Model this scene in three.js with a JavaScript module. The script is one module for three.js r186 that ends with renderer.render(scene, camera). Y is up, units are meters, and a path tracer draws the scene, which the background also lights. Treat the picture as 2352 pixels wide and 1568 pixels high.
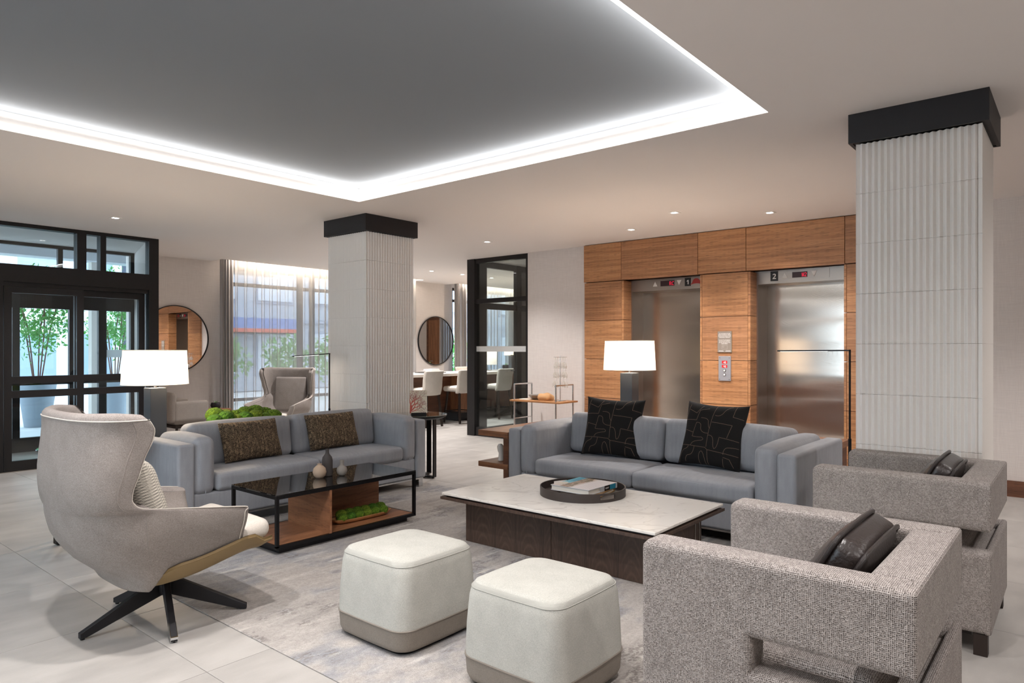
import * as THREE from 'three';
import { mergeGeometries } from 'three/addons/utils/BufferGeometryUtils.js';
import { RectAreaLightUniformsLib } from 'three/addons/lights/RectAreaLightUniformsLib.js';

// ---------------------------------------------------------------- camera, sky, lights, exposure
// Plan of the place: u runs along world +x, v runs along world -z, metres; the lift wall is the plane u = 8.
const scene = new THREE.Scene();
const renderer = new THREE.WebGLRenderer({ antialias: true });
renderer.toneMapping = THREE.LinearToneMapping;
renderer.toneMappingExposure = 1.3;
renderer.shadowMap.enabled = true;
RectAreaLightUniformsLib.init();

const YAW = 39.8 * Math.PI / 180;
const camera = new THREE.PerspectiveCamera(2 * Math.atan(784 / 1575) * 180 / Math.PI, 1.5, 0.05, 200);
camera.position.set(0, 1.4, 0);
camera.lookAt(Math.cos(YAW), 1.4, -Math.sin(YAW));
camera.setViewOffset(2352, 1568, 0, -16, 2352, 1568);   // lens shift of an architectural lens
scene.background = new THREE.Color().setRGB(0.76, 0.87, 1.0);
scene.backgroundIntensity = 6.2;

const H = 2.834;                                        // main ceiling height
const COVE = { u0: -1.6, u1: 4.2, v0: 1.47, v1: 5.45, lift: 0.125 };
const WARM = [1.0, 0.95, 0.93], SOFT = [1.0, 0.985, 0.965];
const rgb = (c) => new THREE.Color().setRGB(c[0], c[1], c[2]);

function areaLight(w, h, color, intensity, pos, target) {
  const l = new THREE.RectAreaLight(rgb(color), intensity, w, h);
  l.position.set(...pos); l.lookAt(...target);
  scene.add(l);
  return l;
}
function spot(u, y, v, color, intensity, angle, pen, soft = 2) {
  const l = new THREE.SpotLight(rgb(color), intensity, 0, angle, pen, 2);
  l.position.set(u, y, -v); l.target.position.set(u, 0, -v);
  l.castShadow = true; l.shadow.radius = soft; l.shadow.mapSize.set(1024, 1024);
  scene.add(l, l.target);
  return l;
}
// strips of the lit ceiling tray, lying along its rim and shining up and inwards
const COVE_I = 24;
{
  const { u0, u1, v0, v1 } = COVE, y = H + 0.034, e = 0.045, k = 0.5, um = (u0 + u1) / 2, vm = (v0 + v1) / 2;
  areaLight(u1 - u0 - 0.1, 0.03, SOFT, COVE_I, [um, y, -(v1 - e)], [um, y + k, -(v1 - e - 0.5)]);
  areaLight(u1 - u0 - 0.1, 0.03, SOFT, COVE_I, [um, y, -(v0 + e)], [um, y + k, -(v0 + e + 0.5)]);
  areaLight(v1 - v0 - 0.1, 0.03, SOFT, COVE_I, [u1 - e, y, -vm], [u1 - e - 0.5, y + k, -vm]);
  areaLight(v1 - v0 - 0.1, 0.03, SOFT, COVE_I, [u0 + e, y, -vm], [u0 + e + 0.5, y + k, -vm]);
}
// wall-wash strips in the curtain slots
const SLOT_I = 46, SLOT_C = [1.0, 0.87, 0.72];
areaLight(4.1, 0.05, SLOT_C, SLOT_I, [7.75, H + 0.06, -10.665], [7.75, 0, -10.74]);
areaLight(2.2, 0.05, SLOT_C, SLOT_I, [12.2, H + 0.06, -10.665], [12.2, 0, -10.74]);

// ---------------------------------------------------------------- helpers
let seedState = 12345;
const rnd = () => { seedState = (seedState * 1664525 + 1013904223) >>> 0; return seedState / 4294967296; };
const rr = (a, b) => a + (b - a) * rnd();
const clamp = (x, a = 0, b = 1) => Math.min(b, Math.max(a, x));
const lerp = (a, b, t) => a + (b - a) * t;
const sm = (a, b, x) => { const t = clamp((x - a) / (b - a)); return t * t * (3 - 2 * t); };
const table = (pts) => (x) => {                          // smooth lookup through [x, y] pairs
  if (x <= pts[0][0]) return pts[0][1];
  for (let i = 1; i < pts.length; i++) if (x <= pts[i][0]) return lerp(pts[i - 1][1], pts[i][1], sm(pts[i - 1][0], pts[i][0], x));
  return pts[pts.length - 1][1];
};
const taken = {};
function numbered(name) {
  if (taken[name] === undefined) { taken[name] = 0; return name; }
  taken[name]++;
  return name + '_' + String(taken[name]).padStart(3, '0');
}
function tag(o, label, category, group) {
  o.userData.label = label; o.userData.category = category;
  if (group) o.userData.group = group;
  return o;
}
function thing(name, label, category, [u, v, y] = [0, 0, 0], turn = 0, group) {
  const o = new THREE.Group();
  o.name = numbered(name); o.position.set(u, y || 0, -v); o.rotation.y = turn;
  tag(o, label, category, group); scene.add(o);
  return o;
}
function part(name, geo, mat, parent) {
  const m = new THREE.Mesh(Array.isArray(geo) ? join(geo) : geo, mat);
  m.name = name; m.castShadow = m.receiveShadow = true; parent.add(m);
  return m;
}
function struct(name, geo, mat, label, category) {
  const m = part(numbered(name), geo, mat, scene);
  m.userData.kind = 'structure';
  if (label) tag(m, label, category);
  return m;
}
function copyOf(o, name, label, [u, v, y], turn, group) {
  const c = o.clone(); c.name = numbered(name); c.position.set(u, y || 0, -v); c.rotation.set(0, turn, 0);
  c.userData = { label, category: o.userData.category };
  if (group) c.userData.group = group;
  scene.add(c);
  return c;
}
const join = (gs) => mergeGeometries(gs.map((g) => {
  const n = g.index ? g.toNonIndexed() : g;
  for (const k of Object.keys(n.attributes)) if (!['position', 'normal', 'uv'].includes(k)) n.deleteAttribute(k);
  return n;
}), false);
function smoothNormals(g) {
  const p = g.attributes.position, idx = g.index, n = idx ? idx.count : p.count, acc = new Map(), keys = new Array(p.count);
  for (let i = 0; i < p.count; i++) keys[i] = Math.round(p.getX(i) * 2e4) + '_' + Math.round(p.getY(i) * 2e4) + '_' + Math.round(p.getZ(i) * 2e4);
  const a = new THREE.Vector3(), b = new THREE.Vector3(), c = new THREE.Vector3();
  for (let i = 0; i < n; i += 3) {
    const t = [0, 1, 2].map((k) => (idx ? idx.getX(i + k) : i + k));
    a.fromBufferAttribute(p, t[0]); b.fromBufferAttribute(p, t[1]).sub(a); c.fromBufferAttribute(p, t[2]).sub(a); b.cross(c);
    for (const k of t) { const e = acc.get(keys[k]) || [0, 0, 0]; e[0] += b.x; e[1] += b.y; e[2] += b.z; acc.set(keys[k], e); }
  }
  const out = new Float32Array(p.count * 3);
  for (let i = 0; i < p.count; i++) { const e = acc.get(keys[i]) || [0, 1, 0], l = Math.hypot(...e) || 1; out.set([e[0] / l, e[1] / l, e[2] / l], i * 3); }
  g.setAttribute('normal', new THREE.BufferAttribute(out, 3));
  return g;
}
// box uv in metres, one chart per side; turn swaps the two axes (grain direction)
function metreUV(g, off = [0, 0], swap = false) {
  const p = g.attributes.position, n = g.attributes.normal, uv = new Float32Array(p.count * 2);
  const A = new THREE.Vector3(), B = new THREE.Vector3(), C = new THREE.Vector3();
  for (let i = 0; i < p.count; i++) {
    let ax = Math.abs(n.getX(i)), ay = Math.abs(n.getY(i)), az = Math.abs(n.getZ(i));
    if (!g.index) {                                     // loose triangles: all three corners share the chart of their face
      const k = i - i % 3; A.fromBufferAttribute(p, k); B.fromBufferAttribute(p, k + 1).sub(A); C.fromBufferAttribute(p, k + 2).sub(A); B.cross(C);
      ax = Math.abs(B.x); ay = Math.abs(B.y); az = Math.abs(B.z);
    }
    let s, t;
    if (ay >= ax && ay >= az) { s = p.getX(i); t = p.getZ(i); } else if (ax >= az) { s = p.getZ(i); t = p.getY(i); } else { s = p.getX(i); t = p.getY(i); }
    if (swap) [s, t] = [t, s];
    uv[2 * i] = s + off[0]; uv[2 * i + 1] = t + off[1];
  }
  g.setAttribute('uv', new THREE.BufferAttribute(uv, 2));
  return g;
}
// plain box by extents, centre/size in local axes
function bx(w, h, d, x = 0, y = 0, z = 0, off, swap) {
  const g = new THREE.BoxGeometry(w, h, d); g.translate(x, y, z);
  return metreUV(g, off, swap);
}
// box of the place by u, v and height ranges (world axes)
const wb = (u0, u1, v0, v1, y0, y1, off, swap) => bx(u1 - u0, y1 - y0, v1 - v0, (u0 + u1) / 2, (y0 + y1) / 2, -(v0 + v1) / 2, off, swap);
// box with small chamfered edges
function cbox(w, h, d, x, y, z, c = 0.003, off, swap) {
  return soft(w, h, d, c, { n: 1, k: 1, off, swap, at: [x, y, z], flat: true });
}
// subdivided rounded box, optionally puffed up like a cushion
function soft(w, h, d, r, o = {}) {
  const k = o.k ?? 4, m = o.n ?? 6, N = 2 * k + m, half = [w / 2, h / 2, d / 2];
  const g = new THREE.BoxGeometry(2, 2, 2, N, N, N), p = g.attributes.position;
  const R = Math.min(r, ...half);
  const arr = half.map((a) => {
    const out = [];
    for (let i = 0; i <= k; i++) out.push(-(a - R) - R * Math.tan(Math.PI / 4 * (1 - i / k)));
    for (let i = 1; i < m; i++) out.push(lerp(-(a - R), a - R, i / m));
    for (let i = 0; i <= k; i++) out.push(a - R + R * Math.tan(Math.PI / 4 * (i / k)));
    return out;
  });
  const q = new THREE.Vector3(), e = new THREE.Vector3(), face = N + 1, per = face * face, uv = new Float32Array(p.count * 2), nor = new Float32Array(p.count * 3);
  const [ox, oy, oz] = o.at || [0, 0, 0], off = o.off || [0, 0];
  for (let i = 0; i < p.count; i++) {
    const c = [p.getX(i), p.getY(i), p.getZ(i)].map((x, j) => arr[j][Math.round((x + 1) / 2 * N)]);
    q.set(...c.map((x, j) => clamp(x, -(half[j] - R), half[j] - R)));
    e.set(...c).sub(q); if (e.length() > 0) e.normalize();
    nor.set([e.x, e.y, e.z], i * 3);
    const s = e.clone().multiplyScalar(R).add(q);
    if (o.puff) {
      const f = [s.x / half[0], s.y / half[1], s.z / half[2]].map((t) => Math.max(0, 1 - Math.abs(t) ** 2.6));
      s.x += Math.sign(e.x) * Math.abs(e.x) * o.puff[0] * f[1] * f[2];
      s.y += Math.sign(e.y) * Math.abs(e.y) * o.puff[1] * f[0] * f[2];
      s.z += Math.sign(e.z) * Math.abs(e.z) * o.puff[2] * f[0] * f[1];
    }
    if (o.warp) o.warp(s, half);
    p.setXYZ(i, s.x + ox, s.y + oy, s.z + oz);
    const f = Math.floor(i / per);
    let [a, b] = f < 2 ? [s.z, s.y] : f < 4 ? [s.x, s.z] : [s.x, s.y];
    if (o.swap) [a, b] = [b, a];
    uv[2 * i] = a + off[0]; uv[2 * i + 1] = b + off[1];
  }
  g.setAttribute('uv', new THREE.BufferAttribute(uv, 2));
  g.clearGroups();
  if (o.flat) { const f = g.toNonIndexed(); f.computeVertexNormals(); return f; }
  if (o.puff || o.warp) return smoothNormals(g);
  g.setAttribute('normal', new THREE.BufferAttribute(nor, 3));
  return g;
}
function rot(g, x = 0, y = 0, z = 0) { if (x) g.rotateX(x); if (y) g.rotateY(y); if (z) g.rotateZ(z); return g; }
const mv = (g, x, y, z) => g.translate(x, y, z);
function cyl(r0, r1, h, x = 0, y = 0, z = 0, seg = 32) { const g = new THREE.CylinderGeometry(r1, r0, h, seg); g.translate(x, y + h / 2, z); return g; }
function lathe(pts, seg = 40) { return new THREE.LatheGeometry(pts.map(([x, y]) => new THREE.Vector2(x, y)), seg); }
function bar(a, b, r, seg = 8) {
  const A = new THREE.Vector3(...a), B = new THREE.Vector3(...b), d = B.clone().sub(A), g = new THREE.CylinderGeometry(r, r, d.length(), seg);
  g.applyQuaternion(new THREE.Quaternion().setFromUnitVectors(new THREE.Vector3(0, 1, 0), d.clone().normalize()));
  const c = A.add(B).multiplyScalar(0.5); g.translate(c.x, c.y, c.z);
  return g;
}
function tube(pts, r, closed = false, seg = 0, rs = 6) {
  const c = new THREE.CatmullRomCurve3(pts.map((p) => new THREE.Vector3(...p)), closed, 'catmullrom', 0.3);
  return new THREE.TubeGeometry(c, seg || pts.length * 4, r, rs, closed);
}
// rectangular bar between two points, w across (horizontal), t thick
function flatBar(a, b, w, t, up = [0, 1, 0]) {
  const A = new THREE.Vector3(...a), B = new THREE.Vector3(...b), d = B.clone().sub(A), L = d.length(); d.normalize();
  const x = new THREE.Vector3(...up).cross(d).normalize(), y = d.clone().cross(x);
  const g = new THREE.BoxGeometry(w, t, L); metreUV(g);
  g.applyMatrix4(new THREE.Matrix4().makeBasis(x, y, d)); const c = A.add(B).multiplyScalar(0.5); g.translate(c.x, c.y, c.z);
  return g;
}
function extrude(shape, depth, bevel = 0, seg = 2) {
  return new THREE.ExtrudeGeometry(shape, { depth, bevelEnabled: bevel > 0, bevelSize: bevel, bevelThickness: bevel, bevelSegments: seg, curveSegments: 12 });
}
// closed thick skin from a grid of outer points [row][col] (Vector3)
function thickShell(grid, th, rimSeg = 4) {
  const R = grid.length, C = grid[0].length, nrm = [];
  for (let j = 0; j < R; j++) { nrm.push([]); for (let i = 0; i < C; i++) {
    const a = grid[j][Math.min(C - 1, i + 1)].clone().sub(grid[j][Math.max(0, i - 1)]), b = grid[Math.min(R - 1, j + 1)][i].clone().sub(grid[Math.max(0, j - 1)][i]);
    nrm[j].push(a.cross(b).normalize());
  } }
  const pos = [], uv = [], idx = [];
  const put = (p, s, t) => { pos.push(p.x, p.y, p.z); uv.push(s, t); return pos.length / 3 - 1; };
  const arcs = grid.map((row) => { const a = [0]; for (let i = 1; i < C; i++) a.push(a[i - 1] + row[i].distanceTo(row[i - 1])); const m = a[Math.floor(C / 2)]; return a.map((x) => x - m); }); // arc length for uv
  const out = [], inn = [];
  for (let j = 0; j < R; j++) { out.push([]); inn.push([]); for (let i = 0; i < C; i++) {
    const p = grid[j][i]; out[j].push(put(p, arcs[j][i], p.y));
    inn[j].push(put(p.clone().addScaledVector(nrm[j][i], -th), arcs[j][i], p.y));
  } }
  const quad = (a, b, c, d) => idx.push(a, b, c, a, c, d);
  for (let j = 0; j < R - 1; j++) for (let i = 0; i < C - 1; i++) {
    quad(out[j][i], out[j][i + 1], out[j + 1][i + 1], out[j + 1][i]);
    quad(inn[j][i], inn[j + 1][i], inn[j + 1][i + 1], inn[j][i + 1]);
  }
  const loop = [];
  for (let i = 0; i < C; i++) loop.push([0, i, 1, i]);
  for (let j = 1; j < R; j++) loop.push([j, C - 1, j, C - 2]);
  for (let i = C - 2; i >= 0; i--) loop.push([R - 1, i, R - 2, i]);
  for (let j = R - 2; j >= 1; j--) loop.push([j, 0, j, 1]);
  const rings = loop.map(([j, i, jj, ii]) => {
    const p = grid[j][i], n = nrm[j][i], away = p.clone().sub(grid[jj][ii]); away.addScaledVector(n, -away.dot(n)).normalize();
    const c = p.clone().addScaledVector(n, -th / 2), ring = [out[j][i]];
    for (let k = 1; k < rimSeg; k++) { const a = Math.PI * k / rimSeg; ring.push(put(c.clone().addScaledVector(n, Math.cos(a) * th / 2).addScaledVector(away, Math.sin(a) * th / 2), arcs[j][i], p.y + k * 0.01)); }
    ring.push(inn[j][i]); return ring;
  });
  for (let a = 0; a < rings.length; a++) { const b = (a + 1) % rings.length; for (let k = 0; k < rimSeg; k++) quad(rings[a][k], rings[a][k + 1], rings[b][k + 1], rings[b][k]); }
  const g = new THREE.BufferGeometry();
  g.setAttribute('position', new THREE.Float32BufferAttribute(pos, 3)); g.setAttribute('uv', new THREE.Float32BufferAttribute(uv, 2)); g.setIndex(idx);
  return smoothNormals(g);
}
// surface from a grid of points
function gridSurface(grid, uvf) {
  const R = grid.length, C = grid[0].length, pos = [], uv = [], idx = [];
  for (let j = 0; j < R; j++) for (let i = 0; i < C; i++) { const p = grid[j][i]; pos.push(p.x, p.y, p.z); uv.push(...uvf(i, j, p)); }
  for (let j = 0; j < R - 1; j++) for (let i = 0; i < C - 1; i++) { const a = j * C + i; idx.push(a, a + 1, a + C + 1, a, a + C + 1, a + C); }
  const g = new THREE.BufferGeometry();
  g.setAttribute('position', new THREE.Float32BufferAttribute(pos, 3)); g.setAttribute('uv', new THREE.Float32BufferAttribute(uv, 2)); g.setIndex(idx);
  return smoothNormals(g);
}
// throw pillow, standing in the xy plane, corners pointed
function pillowGeo(w, h, t, o = {}) {
  const N = 18, faces = [];
  for (const side of [1, -1]) {
    const grid = [];
    for (let j = 0; j <= N; j++) { grid.push([]); for (let i = 0; i <= N; i++) {
      const a = side * (-1 + 2 * i / N), b = -1 + 2 * j / N, sa = Math.sin(a * Math.PI / 2), sb = Math.sin(b * Math.PI / 2);
      const pinch = o.pinch ?? 0.07, x = sa * (1 - pinch * (1 - sb * sb)) * w / 2, y = sb * (1 - pinch * (1 - sa * sa)) * h / 2;
      const f = Math.pow(Math.max(0, 1 - sa ** 4), 0.5) * Math.pow(Math.max(0, 1 - sb ** 4), 0.5);
      const wrinkle = (o.wrinkle ?? 0.004) * Math.sin(7 * sa + 3 * sb + (o.seed || 0)) * Math.sin(5 * sb - 2 * sa) * f;
      grid[j].push(new THREE.Vector3(x, y, side * (t / 2 * f + wrinkle)));
    } }
    faces.push(gridSurface(grid, (i, j, p) => [p.x + w / 2, p.y + h / 2]));
  }
  return join(faces);
}

// ---------------------------------------------------------------- textures (computed) and materials
const hash = (x, y, s) => { let n = Math.imul(x, 374761393) ^ Math.imul(y, 668265263) ^ Math.imul(s, 2147483647 ^ 91138233); n = Math.imul(n ^ (n >>> 13), 1274126177); return ((n ^ (n >>> 16)) >>> 0) / 4294967296; };
function vnoise(x, y, px, py, s) {                       // value noise that repeats every px, py cells
  const xi = Math.floor(x), yi = Math.floor(y), fx = x - xi, fy = y - yi, wx = fx * fx * (3 - 2 * fx), wy = fy * fy * (3 - 2 * fy);
  const m = (a, p) => ((a % p) + p) % p, x0 = m(xi, px), x1 = m(xi + 1, px), y0 = m(yi, py), y1 = m(yi + 1, py);
  return lerp(lerp(hash(x0, y0, s), hash(x1, y0, s), wx), lerp(hash(x0, y1, s), hash(x1, y1, s), wx), wy);
}
function fbm(x, y, px, py, s, oct = 4) { let a = 0, w = 0.5, t = 0; for (let o = 0; o < oct; o++) { a += w * vnoise(x, y, px, py, s + o * 17); t += w; x *= 2; y *= 2; px *= 2; py *= 2; w *= 0.5; } return a / t; }
function dataTex(w, h, size, fn, srgb = true) {
  const d = new Uint8Array(w * h * 4);
  for (let y = 0; y < h; y++) for (let x = 0; x < w; x++) {
    const c = fn(x / w, y / h, x, y), i = (y * w + x) * 4;
    if (typeof c === 'number') d[i] = d[i + 1] = d[i + 2] = clamp(c) * 255; else { d[i] = clamp(c[0] / 255) * 255; d[i + 1] = clamp(c[1] / 255) * 255; d[i + 2] = clamp(c[2] / 255) * 255; }
    d[i + 3] = 255;
  }
  const t = new THREE.DataTexture(d, w, h, THREE.RGBAFormat);
  t.wrapS = t.wrapT = THREE.RepeatWrapping; t.magFilter = THREE.LinearFilter; t.minFilter = THREE.LinearMipmapLinearFilter; t.generateMipmaps = true;
  if (srgb) t.colorSpace = THREE.SRGBColorSpace;
  if (size) t.repeat.set(1 / size[0], 1 / size[1]);
  t.needsUpdate = true;
  return t;
}
const mix3 = (a, b, t) => [lerp(a[0], b[0], t), lerp(a[1], b[1], t), lerp(a[2], b[2], t)];
const std = (o) => new THREE.MeshStandardMaterial(o);
const phys = (o) => new THREE.MeshPhysicalMaterial(o);
const hex = (c, rough = 0.6, metal = 0, extra = {}) => std({ color: c, roughness: rough, metalness: metal, ...extra });

// tweed: basket weave of pale threads over dark ones
const tweedH = (X, Y) => {
  const n = 64, ax = X * n + 0.35 * (vnoise(X * 60, Y * 60, 60, 60, 7) - 0.5), ay = Y * n + 0.35 * (vnoise(X * 60, Y * 60, 60, 60, 8) - 0.5), ix = Math.floor(ax), iy = Math.floor(ay), fx = ax - ix, fy = ay - iy;
  const wob = hash((ix + n) % n, (iy + n) % n, 5), h1 = hash((ix + n) % n, (iy + n) % n, 15), w = 0.62 + 0.1 * wob;
  const gx = fx > w, gy = fy > w, gap = (gx && gy) || (gy && h1 < 0.2 && fx > 0.3) || (gx && h1 > 0.88 && fy > 0.35);
  const round = (f) => Math.sqrt(Math.max(0, 1 - ((f / w) * 2 - 1) ** 2));
  return { h: gap ? 0.05 : 0.35 + 0.65 * Math.max(round(Math.min(fx, w)), round(Math.min(fy, w))) * (0.8 + 0.2 * wob), wob, gap };
};
const tweedMap = dataTex(1024, 1024, [0.31, 0.31], (X, Y) => {
  const t = tweedH(X, Y), big = fbm(X * 6, Y * 6, 6, 6, 3, 3), f = vnoise(X * 256, Y * 256, 256, 256, 9);
  const slub = vnoise(X * 20, Y * 64, 20, 64, 21), dark = t.gap && slub > 0.16;
  const base = mix3([154, 146, 141], [182, 174, 169], t.wob);
  const c = dark ? mix3([56, 47, 42], [98, 88, 81], f) : base;
  const m = 0.86 + 0.14 * t.h + 0.1 * (big - 0.5);
  return [c[0] * m, c[1] * m, c[2] * m];
});
const tweedBump = dataTex(1024, 1024, [0.31, 0.31], (X, Y) => tweedH(X, Y).h, false);
const M = {};
M.tweed = std({ map: tweedMap, bumpMap: tweedBump, bumpScale: 0.003, roughness: 0.95 });
// fine heathered wool
const heather = (a, b, seed, size, n = 512) => dataTex(n, n, [size, size], (X, Y) => {
  const t = vnoise(X * n / 2, Y * n / 2, n / 2, n / 2, seed) * 0.6 + vnoise(X * n / 4, Y * n / 2, n / 4, n / 2, seed + 5) * 0.4;
  const big = fbm(X * 5, Y * 5, 5, 5, seed + 3, 3) - 0.5;
  return mix3(a, b, clamp(t + big * 0.3));
});
const weaveBump = dataTex(256, 256, [0.08, 0.08], (X, Y, x, y) => 0.5 + 0.25 * Math.sin(X * Math.PI * 2 * 48) * Math.sin(Y * Math.PI * 2 * 48) + 0.25 * (hash(x, y, 4) - 0.5), false);
M.wool = std({ map: heather([116, 108, 104], [168, 160, 154], 31, 0.35), bumpMap: weaveBump, bumpScale: 0.0008, roughness: 0.95 });
M.woolPale = std({ map: heather([196, 188, 178], [226, 219, 209], 32, 0.35), bumpMap: weaveBump, bumpScale: 0.0008, roughness: 0.95 });
M.ottoman = std({ map: heather([160, 159, 152], [203, 202, 194], 33, 0.3), bumpMap: weaveBump, bumpScale: 0.0008, roughness: 0.95 });
M.ottomanBase = std({ map: heather([120, 112, 103], [150, 141, 131], 34, 0.3), bumpMap: weaveBump, bumpScale: 0.0006, roughness: 0.95 });
M.greyFabric = std({ map: heather([140, 132, 126], [172, 164, 157], 35, 0.35), bumpMap: weaveBump, bumpScale: 0.0008, roughness: 0.95 });
M.velvet = phys({ map: dataTex(512, 512, [0.7, 0.7], (X, Y) => {
  const nap = fbm(X * 4, Y * 4, 4, 4, 41, 4), streak = fbm(X * 40, Y * 6, 40, 6, 43, 3), f = vnoise(X * 256, Y * 256, 256, 256, 44);
  const t = clamp(0.25 + nap * 0.45 + streak * 0.25 + f * 0.12);
  return mix3([122, 125, 131], [171, 174, 180], t);
}), roughness: 0.85, sheen: 0.5, sheenRoughness: 0.45, sheenColor: new THREE.Color(0.75, 0.8, 0.9) });
M.piping = hex('#a9aeb6', 0.85);
M.wovenBrown = std({ map: dataTex(512, 512, [0.24, 0.24], (X, Y) => {
  const n = 34, ix = Math.floor(X * n), iy = Math.floor(Y * n), fx = X * n - ix, fy = Y * n - iy, over = (ix + iy) % 2, k = hash(ix, iy, 51);
  const col = (over ? k < 0.78 : k < 0.2) ? mix3([132, 112, 88], [156, 135, 106], k) : mix3([62, 52, 43], [92, 77, 62], k), l = over ? Math.sin(fx * Math.PI) : Math.sin(fy * Math.PI);
  const line = vnoise(X * 40, Y * 4, 40, 4, 52);
  return col.map((c) => c * (0.68 + 0.42 * l) * (0.8 + 0.4 * line));
}), roughness: 0.95, bumpMap: tweedBump.clone(), bumpScale: 0.003 });
M.wovenBrown.bumpMap.repeat.set(1 / 0.4, 1 / 0.4); M.wovenBrown.bumpMap.needsUpdate = true;
M.leather = phys({ color: '#2b2321', roughness: 0.36, bumpMap: dataTex(512, 512, [0.3, 0.3], (X, Y) => 0.5 * fbm(X * 48, Y * 48, 48, 48, 61, 2) + 0.5 * fbm(X * 7, Y * 7, 7, 7, 62, 3), false), bumpScale: 0.0022, clearcoat: 0.25, clearcoatRoughness: 0.3 });
// straight-grained wood; grain runs along the first uv axis
function woodTex(pal, size, o = {}) {
  const [w, h] = o.px || [512, 512];
  return dataTex(w, h, size, (X, Y) => {
    const wav = o.wave ?? 0.02, y = Y + wav * (fbm(X * 3, Y * 3, 3, 3, o.seed, 2) - 0.5);
    const bands = o.bands || 14, b = vnoise(X * 2, y * bands, 2, bands, o.seed + 2), b2 = vnoise(X * 4, y * bands * 4, 4, bands * 4, o.seed + 4), pore = vnoise(X * 24, y * 220, 24, 220, o.seed + 6);
    const t = clamp(b * 0.55 + b2 * 0.35 + 0.05), c = t < 0.5 ? mix3(pal[0], pal[1], t * 2) : mix3(pal[1], pal[2], t * 2 - 1);
    const k = 1 - 0.18 * sm(0.62, 0.9, pore) + 0.06 * (fbm(X * 4, Y * 4, 4, 4, o.seed + 8, 3) - 0.5);
    return c.map((v) => v * k);
  });
}
const walnutTex = woodTex([[104, 66, 44], [142, 96, 66], [168, 118, 84]], [0.9, 0.5], { seed: 71, bands: 12, wave: 0.05 });
M.walnut = std({ map: walnutTex, roughness: 0.42 });
M.walnutDark = std({ map: woodTex([[78, 48, 34], [104, 66, 46], [126, 84, 60]], [0.9, 0.5], { seed: 75, bands: 12, wave: 0.05 }), roughness: 0.45 });
const liftTexA = woodTex([[146, 98, 62], [186, 133, 90], [208, 157, 112]], [1.3, 0.55], { seed: 81, bands: 30, wave: 0.05 });
const liftTexB = woodTex([[136, 92, 60], [174, 124, 86], [196, 146, 106]], [1.3, 0.55], { seed: 85, bands: 34, wave: 0.04 });
M.lift = [std({ map: liftTexA, roughness: 0.4 }), std({ map: liftTexB, roughness: 0.4 })];
M.darkWood = std({ map: dataTex(512, 1024, [0.42, 0.42], (X, Y) => {
  const n = 2, cx = X * n, ix = Math.floor(cx), x = cx - ix - 0.5 + 0.12 * (vnoise(X * 6, Y * 2, 6, 2, 90) - 0.5), shift = hash(ix, 3, 91);
  const arch = (Y + shift + 1.1 * x * x * 2) * 6, line = Math.abs(((arch % 1) + 1) % 1 - 0.5) * 2;
  const inside = sm(0.42, 0.2, Math.abs(x)), straight = vnoise(X * 90, Y * 3, 90, 3, 92), fine = vnoise(X * 200, Y * 20, 200, 20, 93);
  const t = clamp(0.35 + inside * (sm(0.4, 1, line) * 0.26) + (1 - inside) * (straight - 0.5) * 0.6 + (fine - 0.5) * 0.25);
  return mix3([58, 44, 38], [108, 86, 72], t);
}), roughness: 0.5 });
M.marble = std({ map: dataTex(1024, 1024, [1.0, 1.0], (X, Y) => {
  const wx = X + 0.16 * (fbm(X * 4, Y * 4, 4, 4, 101, 4) - 0.5), wy = Y + 0.16 * (fbm(X * 4, Y * 4, 4, 4, 102, 4) - 0.5);
  const r1 = Math.abs(fbm(wx * 3 + wy * 3, wy * 3, 3, 3, 103, 4) - 0.5) * 2, r2 = Math.abs(fbm(wx * 8, wy * 8 + wx * 8, 8, 8, 104, 3) - 0.5) * 2, cl = fbm(X * 3, Y * 3, 3, 3, 105, 4);
  const v = sm(0.05, 0.0, r1) * 0.3 + sm(0.05, 0.0, r2) * 0.24 * cl * 2 + (cl - 0.5) * 0.2;
  return mix3([240, 236, 229], [182, 174, 168], clamp(v));
}), roughness: 0.2 });
const stoneTex = (seed) => dataTex(512, 512, [0.92, 0.92], (X, Y) => {
  const s = fbm(X * 3, Y * 9, 3, 9, seed, 5), c = fbm(X * 4, Y * 4, 4, 4, seed + 9, 4), f = hash(Math.floor(X * 512), Math.floor(Y * 512), seed);
  return mix3([142, 138, 134], [190, 186, 181], clamp(0.05 + s * 0.6 + c * 0.4 + (f - 0.5) * 0.08));
});
M.tile = [111, 131, 151].map((s) => std({ map: stoneTex(s), roughness: 0.42 }));
M.grout = hex('#8d867e', 0.9);
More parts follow.
